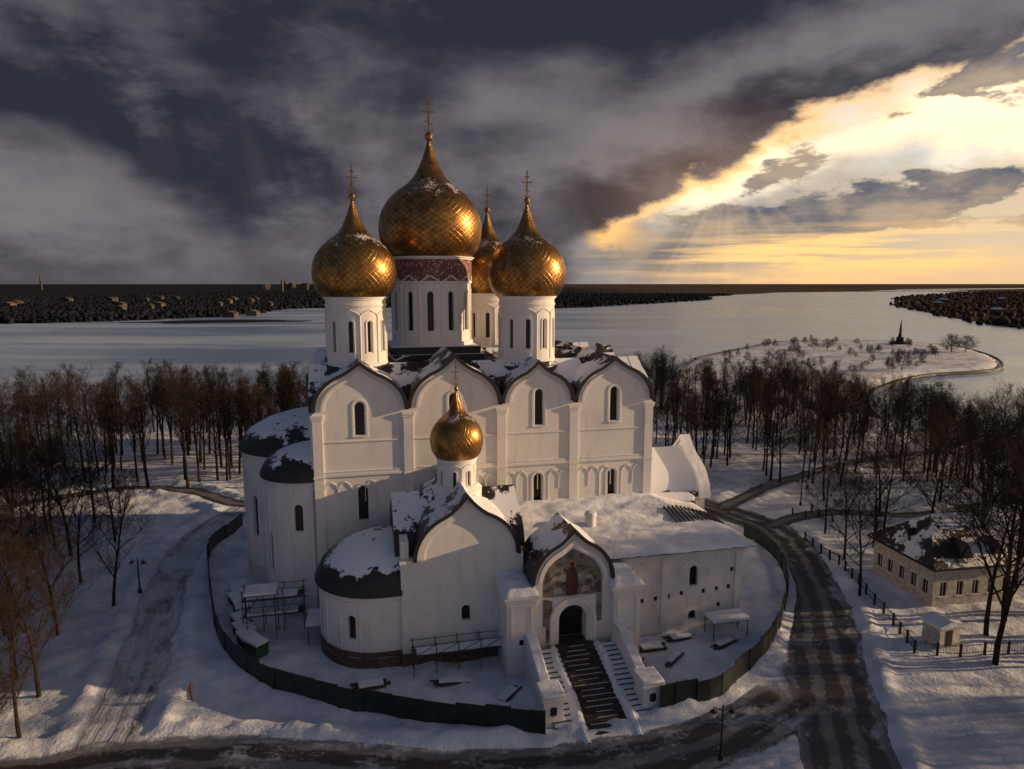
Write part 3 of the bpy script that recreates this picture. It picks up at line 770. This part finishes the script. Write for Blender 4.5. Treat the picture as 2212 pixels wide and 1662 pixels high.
def railing(P,h=1.2,name='yard_fence'):
    m=MB()
    for i in range(len(P)-1):
        a=Vector(P[i]);b_=Vector(P[i+1]); k=max(1,round((b_-a).length/2.2))
        for j in range(k):
            p=a.lerp(b_,j/k); q=a.lerp(b_,(j+1)/k); zp=hz(*p); zq=hz(*q)
            m.box(p.x-.09,p.x+.09,p.y-.09,p.y+.09,zp-.2,zp+h+.15)
            for hh in (.35,h-.05): m.tube((p.x,p.y,zp+hh),(q.x,q.y,zq+hh),.035,n=4)
            for s_ in range(1,8):
                u=s_/8; r_=p.lerp(q,u); z=zp+(zq-zp)*u; m.tube((r_.x,r_.y,z+.3),(r_.x,r_.y,z+h-.05),.018,n=3)
    m.obj(name,['metal'],None)
railing([(41.3,92),(41.5,82.4),(41.0,74.7),(40.6,68.2),(39.6,62.6),(43.6,61.8),(51.1,62.5),(62,64)])
railing([(44,103),(50,98),(56,96)],1.0)

# house
ho=empty('snowy_roofed_house',(47,72,0),math.radians(9.5))
m=MB(); m.box(0,10.5,0,9.8,-.3,4.6); w=m.obj('walls',['cream'],ho)
c=MB(); g=MB(); fr=MB()
for y in (1.2,3.0,4.9,6.8,8.6):
    c.box(-1,.22,y-.4,y+.4,1.3,2.9); g.box(.18,.24,y-.42,y+.42,1.25,2.95); fr.box(-.06,.02,y-.5,y+.5,1.12,1.26); fr.box(-.06,.02,y-.5,y+.5,2.92,3.05); fr.box(.1,.15,y-.03,y+.03,1.3,2.9)
for x in (1.3,3.4,5.4,7.4,9.3):
    c.box(x-.4,x+.4,-1,.22,1.3,2.9); g.box(x-.42,x+.42,.18,.24,1.25,2.95); fr.box(x-.5,x+.5,-.06,.02,1.12,1.26); fr.box(x-.03,x+.03,.1,.15,1.3,2.9)
cut(w,c); g.obj('windows',['glass'],ho); fr.box(-.08,10.58,-.08,9.88,4.25,4.45); fr.obj('frames',['plaster'],ho)
r=MB()
def slab(p,t=.3,mi=0):
    n=len(p); r.add(list(p)+[(x,y,z+t) for x,y,z in p],[tuple(range(n)),tuple(range(2*n-1,n-1,-1))]+[(i,(i+1)%n,n+(i+1)%n,n+i) for i in range(n)],mi)
A=(-.6,-.6,4.5);B=(11.1,-.6,4.5);Cc=(11.1,10.4,4.5);D=(-.6,10.4,4.5);R1=(3.2,4.9,8.8);R2=(7.4,4.9,8.8)
slab([A,B,R2,R1]);slab([B,Cc,R2]);slab([Cc,D,R1,R2]);slab([D,A,R1])
r.obj('roof',['roof'],ho)
r=MB()
for (x,y) in ((4.2,1.2),(8.3,1.4)):
    r.prism([(x-1.1,5.1),(x+1.1,5.1),(x,7.2)],y-.9,y+2.6,'y',1); r.prism([(x-1.0,5.1),(x+1.0,5.1),(x,6.9)],y-1.0,y-.9,'y',2)
r.prism([(5.2-1.2,5.1),(5.2+1.2,5.1),(5.2,7.4)],.5,3,'x',1); r.prism([(4.3,5.1),(6.1,5.1),(5.2,7.0)],.42,.5,'x',0)
r.box(5,5.8,5.4,6.2,7.5,9.9,0)
r.obj('dormers',['cream','roof','glass'],ho)

mn=MB(); mn.rev([(7,0),(7,.8),(5.5,.9),(5.5,1.8)],0,0,24,0); mn.box(-1.8,1.8,-1.8,1.8,1.6,5,0); mn.rev([(1.5,5),(1.0,8),(.75,12),(.3,17),(.05,19)],0,0,12,0)
for a in range(3):
    t_=a*2.1; mn.tube((2.3*math.cos(t_),2.3*math.sin(t_),1.8),(2.1*math.cos(t_),2.1*math.sin(t_),4.6),.6,.4)
mn.obj('spire_monument',['metal'],None,loc=(293,515,-9.3))
m=MB()
for i in range(len(PARKEDGE)-1):
    p=PARKEDGE[i];q=PARKEDGE[i+1]
    m.tube((*p,-10.6),(*q,-10.6),.8,n=6)
for P in [[(124,228),(121,205),(129,185),(141,173),(190,160)]]:
    for i in range(len(P)-1): m.tube((*P[i],-10.6),(*P[i+1],-10.6),.8,n=6)
m.obj('embankment_wall',['metal'],None)

# ------------------------------------------------------------------ trees
def gen_tree(seed,h=20,spread=.5,bare=.3,limbs=15,dens=1.0):
    R=random.Random(seed); V=[];F=[]
    def seg(p,q,r0,r1,n):
        d=(q-p); 
        if d.length<1e-5: return
        d=d.normalized(); u=d.orthogonal().normalized(); w=d.cross(u); o=len(V)
        for c_,r in ((p,r0),(q,r1)):
            for k in range(n):
                a=2*math.pi*k/n; V.append(tuple(c_+u*math.cos(a)*r+w*math.sin(a)*r))
        for k in range(n): F.append((o+k,o+(k+1)%n,o+n+(k+1)%n,o+n+k))
    def rv(s): return Vector((R.uniform(-s,s),R.uniform(-s,s),R.uniform(-s,s)))
    def branch(p,d,L,r,lv):
        n=4 if lv<2 else (3 if lv<4 else 2); pts=[p]; q=p.copy(); dd=d.copy()
        for i in range(n):
            dd=(dd+rv(.16+.05*lv)+Vector((0,0,.10))).normalized(); q=q+dd*(L/n); pts.append(q.copy())
            seg(pts[-2],pts[-1],r*(1-.7*i/n),r*(1-.7*(i+1)/n),5 if lv==1 else 3)
        if lv>=4: return
        k={1:8,2:6,3:4}[lv]; k=max(2,int(k*dens+R.random()))
        for i in range(k):
            t=R.uniform(.25,1); j=min(n-1,int(t*n)); a=pts[j].lerp(pts[j+1],t*n-j)
            s=rv(1); s=(s-dd*s.dot(dd)).normalized()
            nd=(dd*.75+s*R.uniform(.5,.9)+Vector((0,0,.12))).normalized()
            branch(a,nd,L*R.uniform(.38,.60),max(.0135,r*.42),lv+1)
    r0=h*.0145; p=Vector((0,0,-.3)); d=Vector((R.uniform(-.05,.05),R.uniform(-.05,.05),1)); pts=[p]
    n=8
    for i in range(n):
        d=(d+rv(.07)+Vector((0,0,.1))).normalized(); q=pts[-1]+d*(h*.9/n); pts.append(q)
        seg(pts[-2],q,r0*(1-.85*i/n),r0*(1-.85*(i+1)/n),7)
    for i in range(limbs):
        t=bare+(1-bare)*((i+R.random())/limbs); t=min(t,.99); j=int(t*n); a=pts[j].lerp(pts[min(j+1,n)],t*n-j)
        az=i*2.4+R.uniform(-.5,.5); up=R.uniform(.5,1.1)+.4*t
        nd=Vector((math.cos(az)*spread*1.4,math.sin(az)*spread*1.4,up)).normalized()
        L=h*(.42 if spread>.4 else .28)*(1.15-.75*(t-bare)/(1-bare))*R.uniform(.75,1.15)
        branch(a,nd,L,r0*.42*(1.1-t*.7),1)
    me=bpy.data.meshes.new('bare_tree'); me.from_pydata(V,[],F); me.update(); me.materials.append(M['bark']); return me
TW=[gen_tree(s,20,.62,.25,13) for s in (1,2,3)]
TT=[gen_tree(s,20,.34,.33,15,.9) for s in (11,12,13)]
TN=[gen_tree(31,20,.75,.22,11,1.15),gen_tree(32,20,.6,.3,12,1.1)]
def tree(me,x,y,h,name='bare_tree'):
    o=bpy.data.objects.new(name,me); C.objects.link(o); o.location=(x,y,hz(x,y)); s=h/20; o.scale=(s*random.uniform(.9,1.15),s*random.uniform(.9,1.15),s)
    o.rotation_euler=(random.uniform(-.04,.04),random.uniform(-.04,.04),random.uniform(0,6.28)); return o
for x,y,h in [(-44.9,72.4,14.5),(-59,87,17),(-63.4,99.5,16),(-41.7,55.5,14),(-46,53,12),(-52.3,66,15),(-38.5,45,10),(-66,80,16),(-57,76,14),(-72,95,17),(-49,60,13),(-55,62,16),(-60,70,17),(-52,78,13),(-47,66,12),(-63,90,15),(-43,49.5,12),(-50,70,14),(-56,92,13),(-36.5,42,10),(-40,44,11),(-45.5,58,14),(-48,55,14),(-57,68,15),(-39.5,50,12)]:
    tree(random.choice(TN),x,y,h)
for x,y,h in [(46.1,60.5,21),(53,69,21),(39.9,74,13),(62.3,97.4,15),(58,103.6,14),(68.5,86.9,20),(60,77,20),(52.4,110.6,13),(63,71,22),(72,80,21),(57,66,20),(66,66,21),(57,88,18),(50,90,14),(44,86,12),(61,84,18),(66,92,17),(54,95,13),(70,72,22),(45.5,95,11),(49,66,17)]:
    tree(random.choice(TN+TW),x,y,h)
for i in range(34):
    y=random.uniform(24,66); x=random.uniform(max(44,y*.80+5),100); tree(random.choice(TW+TT),x,y,random.uniform(15,21))
for i in range(78):
    x=random.uniform(-80,-30); y=random.uniform(117,158)
    tree(random.choice(TT),x,y,random.uniform(15.5,20))
for i in range(72):
    tree(random.choice(TW+TT),random.uniform(-150,-72),random.uniform(108,168),random.uniform(12,18))
for i in range(18): tree(random.choice(TW),random.uniform(-100,-66),random.uniform(84,108),random.uniform(11,15))
for i in range(10): tree(random.choice(TT),random.uniform(-30,30),random.uniform(128,160),random.uniform(15,18))
for i in range(112):
    x=random.uniform(30,88); y=random.uniform(117,205); tree(random.choice(TT+TW),x,y,random.uniform(12,17.5))
for i in range(48):
    x=random.uniform(75,125); y=random.uniform(105,175); tree(random.choice(TW),x,y,random.uniform(9,14))
for i in range(14): tree(random.choice(TW),random.uniform(78,110),random.uniform(80,110),random.uniform(13,18))
bush=gen_tree(51,20,1.1,.05,26,1.2)
def bsh(x,y,h,w): 
    o=tree(bush,x,y,h,'bare_bush'); o.scale=(w/20,w/20,h/20)
bsh(291,450,12,22); bsh(303,455,11,20); bsh(204,355,11,15); bsh(207,466,8,12); bsh(214,462,8,12)
for i in range(95):
    a=random.uniform(120,300); y=random.uniform(335,520)
    if float(sd(np.array([a]),np.array([y]),PARK)[0])>9: bsh(a,y,random.uniform(3,7),random.uniform(4,8))
for i in range(36):
    bsh(random.uniform(80,145),random.uniform(190,330),random.uniform(4,9),random.uniform(5,10))
def forest(name,N,reg,seed,col,hmin=9,hmax=17,dth=.30):
    r=np.random.default_rng(seed); V=[];F=[]
    x0,x1,y0,y1,P=reg
    yy=y0+(y1-y0)*r.random(N)**1.8; xx=x0+(x1-x0)*r.random(N)
    sdv=sd(xx,yy,P)+120*(fbm(xx*.004,yy*.004,3,5)-.5)*np.clip((yy-600)/400,0,1)*.6; dens=fbm(xx*.006,yy*.004,3,seed)
    ok=(sdv>2)&(dens>dth+.12*r.random(N)); xx=xx[ok];yy=yy[ok]; zz=H(xx,yy)
    for x,y,z in zip(xx,yy,zz):
        h=r.uniform(hmin,hmax); w=h*r.uniform(.45,.85); o=len(V); k=5; a0=r.uniform(0,6)
        V.append((x,y,z+h))
        for zz_,ww in ((.7,.75),(.35,1.0),(0,.8)):
            for j in range(k):
                a=a0+j*math.pi*2/k; q=w*ww*r.uniform(.6,1.2); V.append((x+q*math.cos(a),y+q*math.sin(a),z+h*zz_*r.uniform(.85,1.1)))
        for j in range(k):
            j2=(j+1)%k; F.append((o,o+1+j,o+1+j2)); F.append((o+1+j,o+1+k+j,o+1+k+j2,o+1+j2)); F.append((o+1+k+j,o+1+2*k+j,o+1+2*k+j2,o+1+k+j2))
    me=bpy.data.meshes.new(name); me.from_pydata(V,[],F); me.update(); me.polygons.foreach_set('use_smooth',[True]*len(me.polygons))
    me.materials.append(plain(name+'_foliage',col,.95,0,.3,.01,0.0)); o=bpy.data.objects.new(name,me); C.objects.link(o)
forest('distant_forest',36000,(-1400,1500,780,2800,FARL),4,(.017,.020,.028),4,8,.12)
forest('distant_forest',11000,(480,2600,640,3600,FARR),6,(.060,.046,.036),4,8,.22)  # right bank: distance haze painted in as a lighter brown tree colour
m=MB()
for x,y,h,w in ((-2730,4000,80,8),(-1100,3300,50,8),(-1380,4200,50,10),(-1340,4200,38,30),(-1280,4300,36,45),(-1500,4200,30,50),(-1200,4200,32,40),(-1060,4200,40,8)):
    m.rev([(w,-5),(w*.8,h*.6),(w*.6,h)],x,y,10)
m.obj('distant_chimneys',['dim'],None)
m=MB()
for i in range(26):
    x=random.uniform(-1000,-350);y=random.uniform(950,1700); w=random.uniform(8,20); z=hz(x,y); m.box(x,x+w,y,y+w,z,z+9,0); m.prism([(x-1,z+9),(x+w+1,z+9),(x+w/2,z+12)],y-1,y+w+1,'y',0)
for i in range(26):
    x=random.uniform(620,1300);y=random.uniform(720,1700)
    if float(sd(np.array([x]),np.array([y]),FARR)[0])<30: continue
    w=random.uniform(8,16); z=hz(x,y); m.box(x,x+w,y,y+w,z,z+8,0); m.prism([(x-1,z+8),(x+w+1,z+8),(x+w/2,z+11)],y-1,y+w+1,'y',1)
m.obj('distant_village',['dim','snow'],None)

def lamp(x,y,h,twin=True):
    m=MB(); m.rev([(.22,0),(.2,.5),(.1,.6),(.07,h-.6),(.05,h)],0,0,10,0)
    for sg in ((-1,1) if twin else (1,)):
        m.tube((0,0,h-.5),(sg*.7,0,h-.2),.04,n=5); m.tube((sg*.7,0,h-.2),(sg*.7,0,h-.5),.03,n=5)
        m.rev([(.05,h-1.1),(.2,h-.95),(.26,h-.6),(.12,h-.45),(.03,h-.35)],sg*.7,0,10,1); m.rev([(.3,h-.6),(.14,h-.42),(.03,h-.3)],sg*.7,0,10,0)
    m.obj('street_lamp',['metal','lamp'],None,loc=(x,y,hz(x,y)))
lamp(15.9,47.3,4.6); lamp(-43.5,75.4,4.3); lamp(46.5,106,4.5); lamp(-62,104,4.5); lamp(-33,118,4.5)
m=MB(); m.box(-1.3,1.3,-1,1,0,2.2,0); m.box(-.5,.3,-1.05,-1,.3,1.9,1); m.prism([(-1.5,2.2),(1.5,2.2),(1.5,2.5),(0,2.9),(-1.5,2.5)],-1.2,1.2,'y',2)
m.obj('garden_shed',['cream','glass','snow'],None,loc=(43.3,64.5,hz(43,64)),rz=.3)
m=MB(); m.prism([(-.9,0.15),(.9,.15),(1.05,1.3),(-1.05,1.3)],-.7,.7,'y',0); m.box(-1.1,1.1,-.75,.75,1.3,1.4,0); m.box(-1.0,1.0,-.7,.7,1.4,1.65,1)
for a in (-.7,.7):
    for b_ in (-.5,.5): m.rev([(.1,0),(.1,.18)],a,b_,8,0)
m.obj('waste_container',['gbin','snow'],None,loc=(-24.9,62.0,hz(-25,62)),rz=-.6)
for i,(x,y) in enumerate([(-26.3,63.8),(-27.7,66),(-28.8,68.2),(-29.6,70.5),(-31,73.2),(-32.2,76)]):
    m=MB(); w=random.uniform(1.0,1.5); d=random.uniform(.7,.9); h=random.uniform(.7,1.2)
    m.box(-w,w,-d,d,.1,h,0); 
    for k in range(4): m.box(-w-.04,w+.04,-d-.04,d+.04,.15+k*h/4,.22+k*h/4,0)
    m.box(-w-.1,w+.1,-d-.1,d+.1,h+.002,h+.32,1); m.obj('snow_covered_crate',['wood','snow'],None,loc=(x,y,hz(x,y)),rz=-1.0+random.uniform(-.2,.2),bevel=.08)
def W(lx,ly): 
    c_,s_=math.cos(ROT),math.sin(ROT); return (-21+c_*lx-s_*ly,70.3+s_*lx+c_*ly)
for lx,ly,a,n in [(32.5,-14.8,.2,6),(36.2,-13.8,.25,5),(17,-19.6,1.0,5),(5,-15.6,.3,6),(30,-17.5,1.2,4),(40,-16,.6,4),(12,-16.5,.1,4),(34,-17,.9,3)]:
    m=MB()
    for i in range(n): 
        o_=random.uniform(-.3,.3); m.tube((-1.6+o_,i*.22,.12+.02*i),(1.6+o_,i*.22+random.uniform(-.1,.1),.15),.09,n=5)
    m.box(-1.0,1.2,.1,n*.2,.24,.38,1)
    x,y=W(lx,ly); m.obj('lumber_pile',['wood','snow'],None,loc=(x,y,hz(x,y)),rz=a,bevel=.03)
for lx,ly,w,d,h in [(41.0,-13.9,1.9,.9,1.9),(0.2,-4.2,1.1,1.6,2.0),(-5.5,-3.2,1.4,1.0,4.9)]:
    m=MB()
    for a in (-w,w):
        for b_ in (-d,d): m.tube((a,b_,0),(a,b_,h-.05),.06,n=5)
    m.box(-w-.1,w+.1,-d-.1,d+.1,h-.05,h+.03,0); m.box(-w-.15,w+.15,-d-.15,d+.15,h+.033,h+.3,1)
    x,y=W(lx,ly); m.obj('site_shelter',['wood','snow'],None,loc=(x,y,hz(x,y)),rz=ROT,bevel=.05)
def person(x,y,rz,coat):
    J=[(0,0,.95,.15),(0,0,1.2,.15),(0,0,1.42,.14),(0,0,1.52,.06),(0,.01,1.62,.095),(0,.01,1.74,.085),
       (.2,0,1.40,.065),(.25,.03,1.15,.055),(.24,.12,.92,.045),(-.2,0,1.40,.065),(-.25,-.05,1.15,.055),(-.24,.02,.9,.045),
       (.1,0,.9,.1),(.11,.14,.5,.075),(.11,.10,.08,.055),(.11,.25,.04,.05),(-.1,0,.9,.1),(-.11,-.08,.5,.075),(-.11,-.25,.1,.055),(-.11,-.12,.04,.05)]
    Ed=[(0,1),(1,2),(2,3),(3,4),(4,5),(2,6),(6,7),(7,8),(2,9),(9,10),(10,11),(0,12),(12,13),(13,14),(14,15),(0,16),(16,17),(17,18),(18,19)]
    me=bpy.data.meshes.new('pedestrian'); me.from_pydata([j[:3] for j in J],Ed,[]); me.update(); me.materials.append(M[coat])
    o=bpy.data.objects.new('pedestrian',me); C.objects.link(o); sk=o.modifiers.new('skin','SKIN')
    for i,j in enumerate(J): me.skin_vertices[0].data[i].radius=(j[3],j[3]*.85)
    me.skin_vertices[0].data[0].use_root=True
    s_=o.modifiers.new('sub','SUBSURF'); s_.levels=1; s_.render_levels=1
    o.location=(x,y,hz(x,y)+.04); o.rotation_euler[2]=rz
person(47,103,.5,'coat'); person(51,114,2.2,'coat'); person(-27.8,54.6,1.2,'coatr')

# ------------------------------------------------------------------ SKY / WORLD
SUN_AZ=math.radians(86); SUN_EL=math.radians(13)
w=bpy.data.worlds.new('World'); sc.world=w; w.use_nodes=True; nt=w.node_tree
bg=nt.nodes['Background']; bg.inputs[1].default_value=1.0
try:
    w.cycles.sampling_method='NONE'
except Exception: pass
sky=nt.nodes.new('ShaderNodeTexSky'); sky.sky_type='NISHITA'; sky.sun_disc=False; sky.sun_elevation=SUN_EL; sky.sun_rotation=SUN_AZ
D=tc(nt,'Generated'); dx,dy,dz=xyz(nt,D)
U=dx._m('ARCTAN2',dy)*57.2958; V=dz.mx(-1).mn(1)._m('ARCSINE')*57.2958
nB=noise(nt,comb(nt,dx,dy,dz*1.7),3.4,7,.56,.25); nC=noise(nt,comb(nt,dx,dy,dz*2.0),10,5,.6)
nD=noise(nt,comb(nt,dx,dy,dz*3.0),8.5,6,.60,.2)
nW=noise(nt,comb(nt,dx,dy,dz*1.5),2.6,2,.55); nW2=noise(nt,comb(nt,dy,dx,dz*1.5+3.1),2.6,2,.55)
Uw=U+(nW-.5)*12+(nC-.5)*7; Vw=V+(nW2-.5)*6+(nC-.5)*5.5
def blob(u,v,su,sv,rot=0,UU=None,VV=None):
    a=(UU or Uw)-u; b_=(VV or Vw)-v; c_,s_=math.cos(math.radians(rot)),math.sin(math.radians(rot))
    p=(a*c_+b_*s_)/su; q=(b_*c_-a*s_)/sv
    return ((p*p+q*q)*-1.0).exp()
streak=noise(nt,comb(nt,U*.16+V*.03,V*.02,0),1.6,4,.6)
q_=nB*.60+nC*.25+nD*.15
sh=blob(-33,5.5,8,3.2)*.18+blob(-15,13,5,4,25)*.12+blob(-31,18,8,2.5,-15)*.10+blob(-9,8.5,6,4.5,0)*.07
sh=sh+blob(13,14.2,13,2.3,18)*.16+blob(2,11,6,3)*.08+blob(27,17.2,9,1.8,10)*.10+blob(5,5,5,3)*.04
sh=sh-blob(-24,9,7,2.2,-28)*.13-blob(-2,19,14,3.0)*.14-blob(6,8.5,4,3)*.10-blob(-34,12,9,1.8)*.12-blob(14,20.5,20,2.2)*.15-blob(-17,9,4,4)*.07-blob(-20,17,6,2.2,-20)*.10
m_=(q_+sh).ss(.40,.70)
storm=mixc(nt,m_,(.027,.029,.046),(.200,.182,.195))
lift=blob(-20,0,40,2.0,0,U,V)*.4+(streak.ss(.40,.75))*.28*blob(-10,6,18,6,0,U,V)
storm=mixc(nt,lift,storm,(.17,.150,.155))
# opening in the clouds
edge=((U-7)*.64+5.5).mn((U-15)*.27+10.3)
opn=(edge-Vw)
om=opn.ss(-.3,.9)*Uw.ss(3.2,7.2)
base=mixc(nt,U.ss(12,34),(.26,.25,.27),(.68,.51,.34))
ns=nt.nodes.new('ShaderNodeVectorMath'); ns.operation='SCALE'; link(nt,sky.outputs[0],ns.inputs[0]); ns.inputs[3].default_value=.05
base=mixc(nt,.3,base,ns.outputs[0],'ADD')
blue=(blob(23,11.5,6,1.6,12)+blob(19,9.6,3,1.0,20)+blob(31,9.5,4,1.0)).sat()
base=mixc(nt,blue*.8,base,(.54,.63,.72))
core=(blob(15.5,8.8,4.0,1.5,25)*1.1+blob(22,9.8,5.0,1.1,5)*1.0+blob(30,12.2,5,1.4,12)*1.0+blob(35,10.8,4,2.2,5)*1.0).sat()
bright=mixc(nt,core,base,(1.5,1.20,.78))
rim=((opn-.6)*(opn-.6)*-1.4).exp()*U.ss(5,9)
bright=mixc(nt,rim*(U.ss(36,18)*.6+.35),bright,(1.3,.78,.32))
dm=(blob(21.5,6.2,10,1.7,2)*1.05+blob(34,14.8,7,1.3,10)*.9+blob(19.5,8.9,2.2,.7,10)*.6+blob(31,7.2,8,1.3,4)*.75+blob(25,14.3,3,.8,10)*.5+(nD-.5)*3.2+(nC-.5)*1.2).ss(.32,.62)*U.ss(8,13)*V.ss(1.5,3.5)
bright=mixc(nt,dm,bright,mixc(nt,(nC*.5+nD*.5).ss(.38,.62),(.115,.13,.17),(.48,.37,.27)))
bright=mixc(nt,blob(11,3.0,5,2.4,0)*.75,bright,(.17,.15,.15))
bright=mixc(nt,blob(8.0,5.2,2.6,.9,-10)*.9,bright,(1.2,.68,.22))
band=noise(nt,comb(nt,U*.05,V*.9,0),1.4,4,.55)
hor=(blob(24,2.2,12,1.6,2,U,V)*1.3*band.ss(.42,.60)+blob(26,1.6,9,1.0,0)*.7).sat(); bright=mixc(nt,hor,bright,(1.3,.78,.28))
ra=(V-9.0)._m('ARCTAN2',U-17.0)
rays=noise(nt,comb(nt,ra*2.2,0,0),2.2,2,.5).ss(.42,.62)*V.ss(7.5,4)*U.ss(6,11)*U.ss(27,19)
bright=mixc(nt,rays*.20,bright,(.85,.64,.40))
col=mixc(nt,om,storm,bright)
col=mixc(nt,(blob(16,7,9,5,0,U,V)*om.inv()*.18),col,(.80,.44,.22))
hz_=((V.abs()*V.abs())*-.5).exp()
col=mixc(nt,hz_*.55*U.ss(4,22),col,(.95,.58,.28))
warm=(dx*.98+dy*.05).ss(.35,.95)*dz.ss(1.0,.2)*(dy.ss(.72,.45))
bk=dy.ss(.35,-.35)*(dz.ss(1.1,.1)*.75+.25)
col=mixc(nt,bk*.9,col,mixc(nt,q_.ss(.35,.65),(.078,.105,.175),(.125,.158,.235)))
up=dz.ss(.42,.75); col=mixc(nt,up*.8,col,(.050,.072,.125))
lf=(dx*-1.0).ss(.6,.95); col=mixc(nt,lf*.7,col,(.055,.082,.15))
col=mixc(nt,warm*.8,col,(.78,.52,.30))
below=(dz*-1).ss(0,.03)
col=mixc(nt,below,col,(.06,.06,.07))
link(nt,col,bg.inputs[0])
sd_=Vector((math.sin(SUN_AZ)*math.cos(SUN_EL),math.cos(SUN_AZ)*math.cos(SUN_EL),math.sin(SUN_EL)))
L=bpy.data.lights.new('sun','SUN'); L.energy=5.0; L.angle=math.radians(.6); L.color=(1,.67,.38)
lo=bpy.data.objects.new('sun',L); C.objects.link(lo); lo.rotation_euler=sd_.to_track_quat('Z','Y').to_euler()
cam=bpy.data.cameras.new('camera'); co_=bpy.data.objects.new('camera',cam); C.objects.link(co_)
cam.lens=24; cam.sensor_width=36; cam.clip_end=100000; cam.clip_start=.5
co_.location=(0,0,36); co_.rotation_euler=(math.radians(90-8.45),0,0); sc.camera=co_
